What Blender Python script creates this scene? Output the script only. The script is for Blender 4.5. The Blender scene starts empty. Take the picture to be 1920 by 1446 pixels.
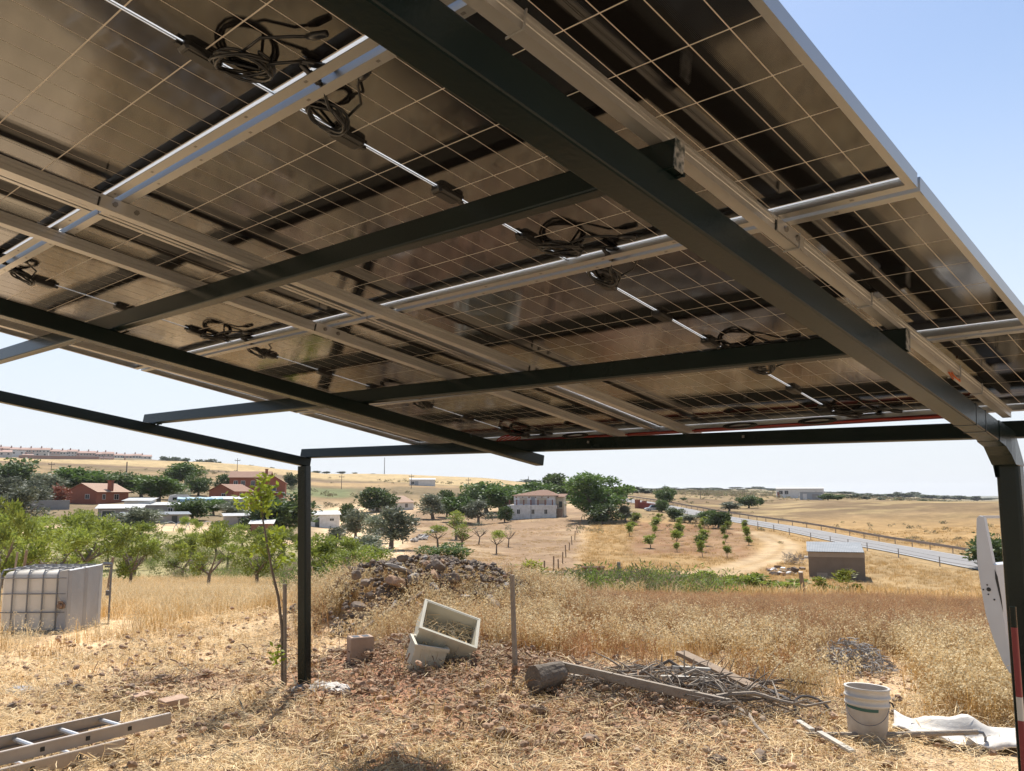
import bpy, math, random
import numpy as np
from mathutils import Matrix, Vector

random.seed(7)
RNG = np.random.default_rng(11)
SC = bpy.context.scene
COL = SC.collection
rad = math.radians

# ------------------------------------------------------------------ camera, light, exposure
CZ = 1.65                                   # eye height above the yard
F, YAW, PIT, ROL = 1588.0, 0.754, 0.1266, -0.0013
PW, PH = 1920, 1446


def _axes():
    cy, sy = math.cos(YAW), math.sin(YAW)
    fwd = np.array([-sy * math.cos(PIT), cy * math.cos(PIT), math.sin(PIT)])
    right = np.array([cy, sy, 0.0])
    up = np.cross(right, fwd)
    return np.array([math.cos(ROL) * right + math.sin(ROL) * up, -math.sin(ROL) * right + math.cos(ROL) * up, fwd])


AX = _axes()
cam = bpy.data.cameras.new('camera')
cam.sensor_fit = 'HORIZONTAL'
cam.sensor_width = 36.0
cam.lens = F / PW * 36.0
cam.clip_start = 0.05
cam.clip_end = 20000
camo = bpy.data.objects.new('camera', cam)
COL.objects.link(camo)
M4 = Matrix.Identity(4)
for i in range(3):
    M4[i][0], M4[i][1], M4[i][2] = AX[0][i], AX[1][i], -AX[2][i]
M4[2][3] = CZ
camo.matrix_world = M4
SC.camera = camo

SUN_AZ, SUN_EL = rad(-43), rad(57.5)          # azimuth clockwise from +Y
w = bpy.data.worlds.new('World')
SC.world = w
w.use_nodes = True
nt = w.node_tree
bg = nt.nodes['Background']
sky = nt.nodes.new('ShaderNodeTexSky')
sky.sky_type = 'NISHITA'
sky.sun_disc = False
sky.sun_elevation = SUN_EL
sky.sun_rotation = SUN_AZ
sky.air_density = 1.0
sky.dust_density = 0.6
sky.ozone_density = 1.0
# summer haze: the sky pales evenly towards the horizon all round
wtc = nt.nodes.new('ShaderNodeTexCoord')
sep = nt.nodes.new('ShaderNodeSeparateXYZ')
nt.links.new(wtc.outputs['Generated'], sep.inputs[0])
rmp = nt.nodes.new('ShaderNodeValToRGB')
rmp.color_ramp.interpolation = 'EASE'
rmp.color_ramp.elements[0].position = 0.0
rmp.color_ramp.elements[0].color = (.93, .93, .93, 1)
rmp.color_ramp.elements[1].position = 0.50
rmp.color_ramp.elements[1].color = (.0, .0, .0, 1)
nt.links.new(sep.outputs['Z'], rmp.inputs['Fac'])
mixs = nt.nodes.new('ShaderNodeMix')
mixs.data_type = 'RGBA'
nt.links.new(rmp.outputs['Color'], mixs.inputs['Factor'])
nt.links.new(sky.outputs[0], mixs.inputs['A'])
mixs.inputs['B'].default_value = (5.2, 5.5, 5.95, 1)
nt.links.new(mixs.outputs['Result'], bg.inputs[0])
bg.inputs[1].default_value = 0.114
sun = bpy.data.lights.new('sun', 'SUN')
sun.energy = 5.0
sun.angle = rad(0.53)
sun.color = (1.0, 0.95, 0.87)
suno = bpy.data.objects.new('sun', sun)
COL.objects.link(suno)
sdir = Vector((math.sin(SUN_AZ) * math.cos(SUN_EL), math.cos(SUN_AZ) * math.cos(SUN_EL), math.sin(SUN_EL)))
suno.rotation_euler = sdir.to_track_quat('Z', 'Y').to_euler()
suno.location = sdir * 40

SC.render.engine = 'CYCLES'
SC.view_settings.view_transform = 'Standard'
SC.view_settings.look = 'None'
SC.view_settings.exposure = 0.5
SC.view_settings.gamma = 1.0
SC.view_settings.use_curve_mapping = False
SC.cycles.max_bounces = 6
SC.cycles.diffuse_bounces = 3
SC.cycles.glossy_bounces = 4
SC.cycles.transmission_bounces = 4
SC.cycles.transparent_max_bounces = 8
SC.cycles.volume_bounces = 0
SC.cycles.caustics_reflective = False
SC.cycles.caustics_refractive = False

# ------------------------------------------------------------------ picture <-> place helpers


def ray(u, v):
    return AX.T @ np.array([(u - PW / 2) / F, -(v - PH / 2) / F, 1.0])


def azim(u, v=925):
    r = ray(u, v)
    return math.atan2(r[0], r[1])


def ucol(x, y):
    """picture column of a far point on the horizon, used to lay out the fields by bearing"""
    cx = AX[0][0] * x + AX[0][1] * y
    cz = AX[2][0] * x + AX[2][1] * y
    return np.where(cz > 0.05, 960 + F * cx / np.maximum(cz, 0.05), np.where(cx > 0, 4000, -2500))


SL = 0.1673                                  # slope of the roof
HR = 1.163
RM = Matrix(((1, 0, 0, 0), (0, math.cos(SL), math.sin(SL), 0), (0, -math.sin(SL), math.cos(SL), HR + CZ), (0, 0, 0, 1)))

# ------------------------------------------------------------------ noise and terrain


def _hash(ix, iy, seed):
    h = (ix.astype(np.int64) * 374761393 + iy.astype(np.int64) * 668265263 + seed * 974634777) & 0x7FFFFFFF
    h = (h ^ (h >> 13)) * 1274126177 & 0x7FFFFFFF
    return ((h ^ (h >> 16)) & 0xFFFF) / 65535.0


def vnoise(x, y, seed=0):
    x = np.asarray(x, float)
    y = np.asarray(y, float)
    ix, iy = np.floor(x), np.floor(y)
    fx, fy = x - ix, y - iy
    fx, fy = fx * fx * (3 - 2 * fx), fy * fy * (3 - 2 * fy)
    a, b = _hash(ix, iy, seed), _hash(ix + 1, iy, seed)
    c, d = _hash(ix, iy + 1, seed), _hash(ix + 1, iy + 1, seed)
    return (a * (1 - fx) + b * fx) * (1 - fy) + (c * (1 - fx) + d * fx) * fy


def fbm(x, y, seed=0, o=4):
    s, a, t = 0, 0.5, 0
    for k in range(o):
        s = s + a * vnoise(x * 2 ** k, y * 2 ** k, seed + k)
        t += a
        a *= 0.5
    return s / t


TD = np.array([0, 5, 12, 15, 18, 22, 26, 36, 50, 65, 80, 100, 130, 160, 200, 250, 320, 400, 520, 700, 900, 1300, 2500, 7000], float)
TU = [-150, 250, 450, 600, 750, 900, 1010, 1200, 1400, 1600, 1850]
TZ = np.array([
    [-1.65, -1.65, -1.85, -2.0, -2.2, -2.5, -2.8, -3.6, -4.2, -4.6, -4.6, -4.3, -3.6, -2.6, -1, 1.5, 5, 10, 18, 26, 35, 36, 20, -20],
    [-1.65, -1.65, -1.85, -2.0, -2.2, -2.5, -2.8, -3.6, -4.2, -4.6, -4.6, -4.3, -3.6, -2.6, -1, 1.2, 4.5, 9, 16, 25, 34, 36, 20, -20],
    [-1.65, -1.65, -1.8, -1.95, -2.2, -2.6, -3, -3.7, -4.3, -4.7, -4.8, -4.6, -3.8, -2.8, -1.2, 1.5, 5, 8.5, 14, 23, 24, 20, 0, -20],
    [-1.65, -1.65, -1.75, -1.9, -2.2, -2.7, -3.2, -4, -4.9, -5.6, -6.1, -6.5, -6.8, -6.5, -5, -2.5, 1, 5, 10, 15, 20, 18, 0, -20],
    [-1.65, -1.65, -1.7, -1.9, -2.2, -2.7, -3.2, -4.1, -4.8, -5.2, -5.6, -6, -6.3, -6, -4.4, -1.8, 1.7, 4.7, 8.5, 14, 20, 18, 0, -20],
    [-1.65, -1.65, -1.7, -1.9, -2.2, -2.7, -3.2, -4.2, -5.1, -5.8, -6.3, -6.7, -6.8, -6.3, -5, -3, .2, 3.2, 6.8, 11, 16, 14, 0, -20],
    [-1.65, -1.65, -1.7, -1.9, -2.2, -2.7, -3.2, -4.2, -5.2, -6.1, -6.8, -7, -6.6, -5.4, -4, -2.3, 0, 2, 4, 6.5, 9, 10, 5, -12],
    [-1.65, -1.65, -1.7, -1.85, -2.1, -2.6, -3, -3.9, -5, -6.1, -6.9, -7, -6.2, -5, -3.6, -2.4, -1.3, -.4, .3, 1, 2, 4, 9, 10],
    [-1.65, -1.65, -1.7, -1.85, -2.1, -2.6, -3, -4, -5.2, -6.5, -7.6, -7.3, -6.4, -5.4, -4.8, -4, -3, -2, -1.5, 0, 2, 5, 12, 10],
    [-1.65, -1.65, -1.7, -1.8, -2.0, -2.5, -3, -4, -5.3, -6.7, -7.9, -7.6, -6.9, -5.3, -3.5, -2.2, -2.4, -3, -3.5, -3.5, -3, -3, -5, -12],
    [-1.65, -1.65, -1.7, -1.8, -2.0, -2.5, -3, -4, -5.3, -6.7, -8.0, -7.8, -6.5, -4.5, -2.5, -2.1, -3.3, -5.5, -8, -9, -10, -11, -16, -30]])
_azk = np.array([azim(u) for u in TU])
_azg = np.linspace(-1.75, 0.25, 401)
_ldk = np.log(TD + 4.0)
_ldg = np.linspace(_ldk[0], _ldk[-1], 500)
_g1 = np.array([np.interp(_ldg, _ldk, r) for r in TZ])
_G = np.array([np.interp(_azg, _azk, _g1[:, j]) for j in range(len(_ldg))]).T


def _smooth(a, n, ax):
    k = np.hanning(n + 2)[1:-1]
    k /= k.sum()
    p = [(0, 0), (0, 0)]
    p[ax] = (n // 2, n // 2)
    a = np.pad(a, p, mode='edge')
    return np.apply_along_axis(lambda r: np.convolve(r, k, 'valid'), ax, a)


_G = _smooth(_smooth(_G, 13, 1), 17, 0)

MOUNDS = []                                  # (x, y, rx, ry, rot, height)


def base_z(x, y):
    x = np.asarray(x, float)
    y = np.asarray(y, float)
    d = np.hypot(x, y)
    a = np.clip(np.arctan2(x, y), _azg[0], _azg[-1])
    fa = (a - _azg[0]) / (_azg[1] - _azg[0])
    fd = np.clip((np.log(d + 4) - _ldg[0]) / (_ldg[1] - _ldg[0]), 0, len(_ldg) - 1.001)
    ia = np.minimum(fa.astype(int), len(_azg) - 2)
    idd = fd.astype(int)
    ta, td = fa - ia, fd - idd
    z = (_G[ia, idd] * (1 - td) + _G[ia, idd + 1] * td) * (1 - ta) + (_G[ia + 1, idd] * (1 - td) + _G[ia + 1, idd + 1] * td) * ta
    return z + CZ


ROAD_UD = [(2500, 74), (2200, 84), (1990, 93), (1850, 101), (1720, 113), (1600, 128), (1500, 143), (1400, 162), (1310, 188), (1230, 225), (1165, 268), (1100, 330), (1040, 420)]
ROAD = np.array([(math.sin(azim(u)) * d, math.cos(azim(u)) * d) for u, d in ROAD_UD])


def _dense(P, step):
    out = []
    for a, b in zip(P[:-1], P[1:]):
        n = max(1, int(np.hypot(*(b - a)) / step))
        out += [a + (b - a) * k / n for k in range(n)]
    out.append(P[-1])
    return np.array(out)


def _catmull(P, n=12):
    Q = np.vstack([2 * P[0] - P[1], P, 2 * P[-1] - P[-2]])
    out = []
    for i in range(1, len(Q) - 2):
        for k in range(n):
            t = k / n
            out.append(0.5 * ((2 * Q[i]) + (-Q[i - 1] + Q[i + 1]) * t + (2 * Q[i - 1] - 5 * Q[i] + 4 * Q[i + 1] - Q[i + 2]) * t * t + (-Q[i - 1] + 3 * Q[i] - 3 * Q[i + 1] + Q[i + 2]) * t ** 3))
    out.append(Q[-2])
    return np.array(out)


ROADC = _catmull(ROAD, 8)
ROADZ = base_z(ROADC[:, 0], ROADC[:, 1]) + 0.15
for _ in range(6):
    ROADZ[1:-1] = (ROADZ[:-2] + 2 * ROADZ[1:-1] + ROADZ[2:]) / 4
TRACK_UD = [(1120, 62), (1250, 70), (1330, 80), (1400, 93), (1445, 106), (1463, 120), (1440, 132), (1400, 138)]
TRACKC = _catmull(np.array([(math.sin(azim(u)) * d, math.cos(azim(u)) * d) for u, d in TRACK_UD]), 8)


def line_dist(x, y, C):
    best = np.full(x.shape, 1e9)
    idx = np.zeros(x.shape, int)
    for i in range(len(C)):
        d = (x - C[i, 0]) ** 2 + (y - C[i, 1]) ** 2
        m = d < best
        best[m] = d[m]
        idx[m] = i
    # exact distance to the two neighbouring segments
    def seg(i0, i1):
        a, b = C[i0], C[i1]
        dx, dy = b[:, 0] - a[:, 0], b[:, 1] - a[:, 1]
        L = np.maximum(dx * dx + dy * dy, 1e-9)
        t = np.clip(((x - a[:, 0]) * dx + (y - a[:, 1]) * dy) / L, 0, 1)
        return np.hypot(x - a[:, 0] - t * dx, y - a[:, 1] - t * dy), i0 + t * (i1 - i0)
    n = len(C) - 1
    d1, p1 = seg(idx, np.minimum(idx + 1, n))
    d2, p2 = seg(np.maximum(idx - 1, 0), idx)
    return np.where(d1 < d2, d1, d2), np.where(d1 < d2, p1, p2)


def gzv(x, y):
    x = np.atleast_1d(np.asarray(x, float))
    y = np.atleast_1d(np.asarray(y, float))
    z = base_z(x, y)
    d = np.hypot(x, y)
    for mx, my, rx, ry, ro, hh in MOUNDS:
        c, s = math.cos(ro), math.sin(ro)
        px, py = (x - mx) * c + (y - my) * s, -(x - mx) * s + (y - my) * c
        z = z + hh * np.exp(-((px / rx) ** 2 + (py / ry) ** 2))
    near = np.clip((40 - d) / 30, 0, 1)
    z = z + near * ((fbm(x * 0.9, y * 0.9, 3, 3) - 0.5) * 0.10 + (fbm(x * 4, y * 4, 5, 3) - 0.5) * 0.07)
    far = np.clip((d - 30) / 60, 0, 1)
    z = z + far * ((fbm(x / 16, y / 16, 8, 3) - 0.5) * 0.7) + np.clip((d - 300) / 300, 0, 1) * (fbm(x / 90, y / 90, 9, 3) - 0.5) * 4
    m = (d > 55) & (d < 480)
    if m.any():
        rd, pi = line_dist(x[m], y[m], ROADC)
        rz = np.interp(pi, np.arange(len(ROADZ)), ROADZ)
        k = np.clip((8 - rd) / 4.2, 0, 1)
        z[m] = z[m] * (1 - k) + (rz - 0.06) * k
    return z


def gz(x, y):
    return float(gzv([x], [y])[0])


def gpt(u, v):
    """where the line of sight through picture point (u, v) meets the ground"""
    r = ray(u, v)
    h = math.hypot(r[0], r[1])
    D = np.concatenate([np.arange(3, 30, 0.04), np.arange(30, 900, 0.5)])
    X, Y, Z = r[0] / h * D, r[1] / h * D, r[2] / h * D + CZ
    hit = np.nonzero(Z <= gzv(X, Y))[0]
    i = hit[0] if len(hit) else len(D) - 1
    return Vector((X[i], Y[i], gz(X[i], Y[i])))


def gat(u, D):
    a = azim(u)
    x, y = math.sin(a) * D, math.cos(a) * D
    return Vector((x, y, gz(x, y)))


def pt(u, v, D):
    r = ray(u, v)
    k = D / math.hypot(r[0], r[1])
    return Vector((r[0] * k, r[1] * k, r[2] * k + CZ))


def ppm(u, D):
    """picture pixels per metre at bearing u, distance D"""
    return F / (D * math.cos(azim(u) + YAW))


ORD = 'first second third fourth fifth sixth seventh eighth ninth tenth eleventh twelfth thirteenth fourteenth fifteenth sixteenth seventeenth eighteenth nineteenth twentieth'.split()


def nth(i):
    if i < 20:
        return ORD[i]
    t = {2: 'twenty', 3: 'thirty', 4: 'forty', 5: 'fifty', 6: 'sixty'}
    n = i + 1
    return t[n // 10][:-1] + 'ieth' if n % 10 == 0 else t[n // 10] + '-' + ORD[n % 10 - 1]


# ------------------------------------------------------------------ materials


def mat(name, col, rough=0.7, metal=0.0, spec=0.5, noise=None, bump=None, ior=1.5, obj_rand=0.0, trans=0.0):
    """noise = (scale, second colour, amount[, detail]); bump = (scale, strength)"""
    m = bpy.data.materials.new(name)
    m.use_nodes = True
    t = m.node_tree
    b = t.nodes['Principled BSDF']
    b.inputs['Base Color'].default_value = (*col, 1)
    b.inputs['Roughness'].default_value = rough
    b.inputs['Metallic'].default_value = metal
    b.inputs['Specular IOR Level'].default_value = spec
    b.inputs['IOR'].default_value = ior
    tc = t.nodes.new('ShaderNodeTexCoord')
    src = None
    if noise:
        nz = t.nodes.new('ShaderNodeTexNoise')
        nz.inputs['Scale'].default_value = noise[0]
        nz.inputs['Detail'].default_value = noise[3] if len(noise) > 3 else 4
        t.links.new(tc.outputs['Object'], nz.inputs['Vector'])
        rp = t.nodes.new('ShaderNodeValToRGB')
        rp.color_ramp.elements[0].position = 0.5 - 0.25 * noise[2]
        rp.color_ramp.elements[1].position = 0.5 + 0.25 * noise[2]
        rp.color_ramp.elements[0].color = (*col, 1)
        rp.color_ramp.elements[1].color = (*noise[1], 1)
        t.links.new(nz.outputs['Fac'], rp.inputs['Fac'])
        src = rp.outputs['Color']
    if obj_rand:
        oi = t.nodes.new('ShaderNodeObjectInfo')
        mr = t.nodes.new('ShaderNodeMapRange')
        mr.inputs['To Min'].default_value = 1 - obj_rand
        mr.inputs['To Max'].default_value = 1 + obj_rand
        t.links.new(oi.outputs['Random'], mr.inputs['Value'])
        mx = t.nodes.new('ShaderNodeMix')
        mx.data_type = 'RGBA'
        mx.blend_type = 'MULTIPLY'
        mx.inputs['Factor'].default_value = 1
        if src:
            t.links.new(src, mx.inputs['A'])
        else:
            mx.inputs['A'].default_value = (*col, 1)
        t.links.new(mr.outputs['Result'], mx.inputs['B'])
        src = mx.outputs['Result']
    if src:
        t.links.new(src, b.inputs['Base Color'])
    if bump:
        n2 = t.nodes.new('ShaderNodeTexNoise')
        n2.inputs['Scale'].default_value = bump[0]
        n2.inputs['Detail'].default_value = 5
        t.links.new(tc.outputs['Object'], n2.inputs['Vector'])
        bp = t.nodes.new('ShaderNodeBump')
        bp.inputs['Strength'].default_value = bump[1]
        bp.inputs['Distance'].default_value = 0.02
        t.links.new(n2.outputs['Fac'], bp.inputs['Height'])
        t.links.new(bp.outputs['Normal'], b.inputs['Normal'])
    if trans:
        tr = t.nodes.new('ShaderNodeBsdfTranslucent')
        if src:
            t.links.new(src, tr.inputs['Color'])
        else:
            tr.inputs['Color'].default_value = (*col, 1)
        ms = t.nodes.new('ShaderNodeMixShader')
        ms.inputs[0].default_value = trans
        t.links.new(b.outputs[0], ms.inputs[1])
        t.links.new(tr.outputs[0], ms.inputs[2])
        t.links.new(ms.outputs[0], t.nodes['Material Output'].inputs['Surface'])
    return m


def leafmat(name, c0, c1, trans=0.3):
    """foliage: colour varies leaf clump by leaf clump and plant by plant"""
    m = mat(name, c0, 0.55, 0, 0.35, noise=(2.3, c1, 1.3, 6), obj_rand=0.34, trans=trans)
    return m


# ------------------------------------------------------------------ mesh builder


class MB:
    def __init__(self):
        self.v, self.f, self.m = [], [], []

    def add(self, vs, fs, mi=0):
        o = len(self.v)
        self.v += [tuple(p) for p in vs]
        self.f += [tuple(i + o for i in f) for f in fs]
        self.m += [mi] * len(fs)
        return self

    def box(self, c, s, R=None, mi=0):
        c = Vector(c)
        vs = []
        for z in (-.5, .5):
            for x, y in ((-.5, -.5), (.5, -.5), (.5, .5), (-.5, .5)):
                p = Vector((x * s[0], y * s[1], z * s[2]))
                vs.append(c + (R @ p if R else p))
        return self.add(vs, [(3, 2, 1, 0), (4, 5, 6, 7), (0, 1, 5, 4), (1, 2, 6, 5), (2, 3, 7, 6), (3, 0, 4, 7)], mi)

    def bounds(self, x0, x1, y0, y1, z0, z1, mi=0):
        return self.box(((x0 + x1) / 2, (y0 + y1) / 2, (z0 + z1) / 2), (x1 - x0, y1 - y0, z1 - z0), None, mi)

    def loft(self, rings, closed=True, caps=True, mi=0):
        n = len(rings[0])
        vs = [p for r in rings for p in r]
        fs = []
        for k in range(len(rings) - 1):
            for i in range(n if closed else n - 1):
                j = (i + 1) % n
                fs.append((k * n + i, k * n + j, (k + 1) * n + j, (k + 1) * n + i))
        if caps:
            fs.append(tuple(range(n - 1, -1, -1)))
            fs.append(tuple((len(rings) - 1) * n + i for i in range(n)))
        return self.add(vs, fs, mi)

    def beam(self, p0, p1, wd, ht, up=(0, 0, 1), r=0.0, mi=0, taper=1.0):
        p0, p1 = Vector(p0), Vector(p1)
        d = (p1 - p0).normalized()
        s = d.cross(Vector(up)).normalized()
        u = s.cross(d).normalized()
        a, b = wd / 2, ht / 2
        if r > 0:
            prof = []
            for cx, cy, a0 in ((a - r, b - r, 0), (-a + r, b - r, 90), (-a + r, -b + r, 180), (a - r, -b + r, 270)):
                for k in range(3):
                    t = rad(a0 + 45 * k)
                    prof.append((cx + r * math.cos(t), cy + r * math.sin(t)))
        else:
            prof = [(a, b), (-a, b), (-a, -b), (a, -b)]
        return self.loft([[p0 + s * x + u * y for x, y in prof], [p1 + s * x * taper + u * y * taper for x, y in prof]], mi=mi)

    def tube(self, pts, r, n=6, mi=0, caps=True):
        pts = [Vector(p) for p in pts]
        if not hasattr(r, '__len__'):
            r = [r] * len(pts)
        rings, ref = [], Vector((0.3, 0.2, 1)).normalized()
        for i, p in enumerate(pts):
            d = (pts[min(i + 1, len(pts) - 1)] - pts[max(i - 1, 0)]).normalized()
            s = d.cross(ref)
            if s.length < 0.05:
                s = d.cross(Vector((1, 0, 0)))
            s.normalize()
            u = s.cross(d)
            ref = u if abs(u.dot(d)) < 0.5 else ref
            rings.append([p + (s * math.cos(2 * math.pi * k / n) + u * math.sin(2 * math.pi * k / n)) * r[i] for k in range(n)])
        return self.loft(rings, caps=caps, mi=mi)

    def lathe(self, prof, n=24, c=(0, 0, 0), mi=0, caps=False):
        c = Vector(c)
        rings = [[c + Vector((rr * math.cos(2 * math.pi * k / n), rr * math.sin(2 * math.pi * k / n), z)) for k in range(n)] for rr, z in prof]
        return self.loft(rings, caps=caps, mi=mi)

    def rock(self, c, s, rng, sub=0, jit=0.22, flat=0.0):
        """an uneven stone: a jittered, squashed polyhedron"""
        t = (1 + 5 ** .5) / 2
        vs = [Vector(p).normalized() for p in ((-1, t, 0), (1, t, 0), (-1, -t, 0), (1, -t, 0), (0, -1, t), (0, 1, t), (0, -1, -t), (0, 1, -t), (t, 0, -1), (t, 0, 1), (-t, 0, -1), (-t, 0, 1))]
        fs = [(0, 11, 5), (0, 5, 1), (0, 1, 7), (0, 7, 10), (0, 10, 11), (1, 5, 9), (5, 11, 4), (11, 10, 2), (10, 7, 6), (7, 1, 8), (3, 9, 4), (3, 4, 2), (3, 2, 6), (3, 6, 8), (3, 8, 9), (4, 9, 5), (2, 4, 11), (6, 2, 10), (8, 6, 7), (9, 8, 1)]
        q = Matrix.Rotation(rng.uniform(0, 6.28), 3, 'Z') @ Matrix.Rotation(rng.uniform(-.5, .5), 3, 'X') @ Matrix.Rotation(rng.uniform(-.5, .5), 3, 'Y')
        if sub:
            cache, f2 = {}, []

            def mid(i, j):
                key = (min(i, j), max(i, j))
                if key not in cache:
                    vs.append(((vs[i] + vs[j]) / 2).normalized())
                    cache[key] = len(vs) - 1
                return cache[key]
            for i, j, k in fs:
                a, b, c2 = mid(i, j), mid(j, k), mid(k, i)
                f2 += [(i, a, c2), (j, b, a), (k, c2, b), (a, b, c2)]
            fs = f2
        out = []
        ph = [rng.uniform(0, 6.28) for _ in range(3)]
        for p in vs:
            p = p * (1 + rng.uniform(-jit, jit) * (.5 if sub else 1) + (.16 * math.sin(p.x * 3 + ph[0]) * math.sin(p.y * 3.4 + ph[1]) + .1 * math.sin(p.z * 5 + ph[2]) if sub else 0))
            p = Vector((max(-.72, min(.72, p.x)), max(-.7, min(.7, p.y)), max(-.75, min(.75, p.z))))
            out.append(Vector(c) + q @ Vector((p.x * s[0], p.y * s[1], p.z * s[2])))
        return self.add(out, fs)

    def mesh(self, name, mats, smooth=False):
        me = bpy.data.meshes.new(name)
        me.from_pydata([tuple(p) for p in self.v], [], self.f)
        for m in (mats if isinstance(mats, (list, tuple)) else [mats]):
            me.materials.append(m)
        if any(self.m):
            me.polygons.foreach_set('material_index', self.m)
        if smooth:
            me.polygons.foreach_set('use_smooth', [True] * len(me.polygons))
        me.update()
        return me

    def build(self, name, mats, parent=None, smooth=False, **tags):
        return put(name, self.mesh(name, mats, smooth), parent, **tags)


def put(name, me, parent=None, loc=None, rot=None, scale=None, label=None, cat=None, group=None, kind=None):
    o = bpy.data.objects.new(name, me)
    COL.objects.link(o)
    if parent:
        o.parent = parent
    if loc is not None:
        o.location = loc
    if rot is not None:
        o.rotation_euler = rot
    if scale is not None:
        o.scale = (scale, scale, scale) if not hasattr(scale, '__len__') else scale
    for k, val in (('label', label), ('category', cat), ('group', group), ('kind', kind)):
        if val:
            o[k] = val
    return o


def thing(name, label, cat, loc=(0, 0, 0), rotz=0.0, group=None, matrix=None):
    o = bpy.data.objects.new(name, None)
    o.empty_display_size = 0.2
    COL.objects.link(o)
    if matrix is not None:
        o.matrix_world = matrix
    else:
        o.location = loc
        o.rotation_euler = (0, 0, rotz)
    o['label'] = label
    o['category'] = cat
    if group:
        o['group'] = group
    return o


def copy_thing(root, loc=None, rotz=None, scale=None, label=None):
    """copy of a thing with copies of its parts and sub-parts (mesh data shared)"""
    r = root.copy()
    COL.objects.link(r)
    for ch in root.children:
        c = ch.copy()
        COL.objects.link(c)
        c.parent = r
        for g in ch.children:
            d = g.copy()
            COL.objects.link(d)
            d.parent = c
    if loc is not None:
        r.location = loc
    if rotz is not None:
        r.rotation_euler = (0, 0, rotz)
    if scale is not None:
        r.scale = scale if hasattr(scale, '__len__') else (scale,) * 3
    if label:
        r['label'] = label
    return r
# ------------------------------------------------------------------ ground
_m1 = gpt(800, 1290)
MOUNDS.append((_m1.x - .1, _m1.y + .1, 1.3, 0.8, 0.5, 0.30))
_m2 = gpt(1000, 1330)
MOUNDS.append((_m2.x + .1, _m2.y - .1, 1.7, 0.9, 0.7, 0.14))
_m3 = gpt(780, 1165)
MOUNDS.append((_m3.x, _m3.y, 2.4, 1.3, 0.72, 0.42))
_m4 = gpt(300, 1300)
MOUNDS.append((_m4.x, _m4.y, 0.7, 0.5, 0.5, 0.07))

STRAW = np.array((.64, .465, .275))
DUST = np.array((.60, .44, .30))
REDSOIL = np.array((.37, .20, .125))
WEED = np.array((.32, .165, .085))
BARE = np.array((.275, .182, .108))
GOLD = np.array((.335, .215, .095))
SCRUB = np.array((.17, .13, .07))
YELL = np.array((.43, .315, .16))
GREEN = np.array((.12, .135, .045))


def ss(a, b, x):
    t = np.clip((x - a) / (b - a), 0, 1)
    return t * t * (3 - 2 * t)


def lerp(c, k, col):
    return c * (1 - k[:, None]) + np.asarray(col)[None] * k[:, None]


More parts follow.
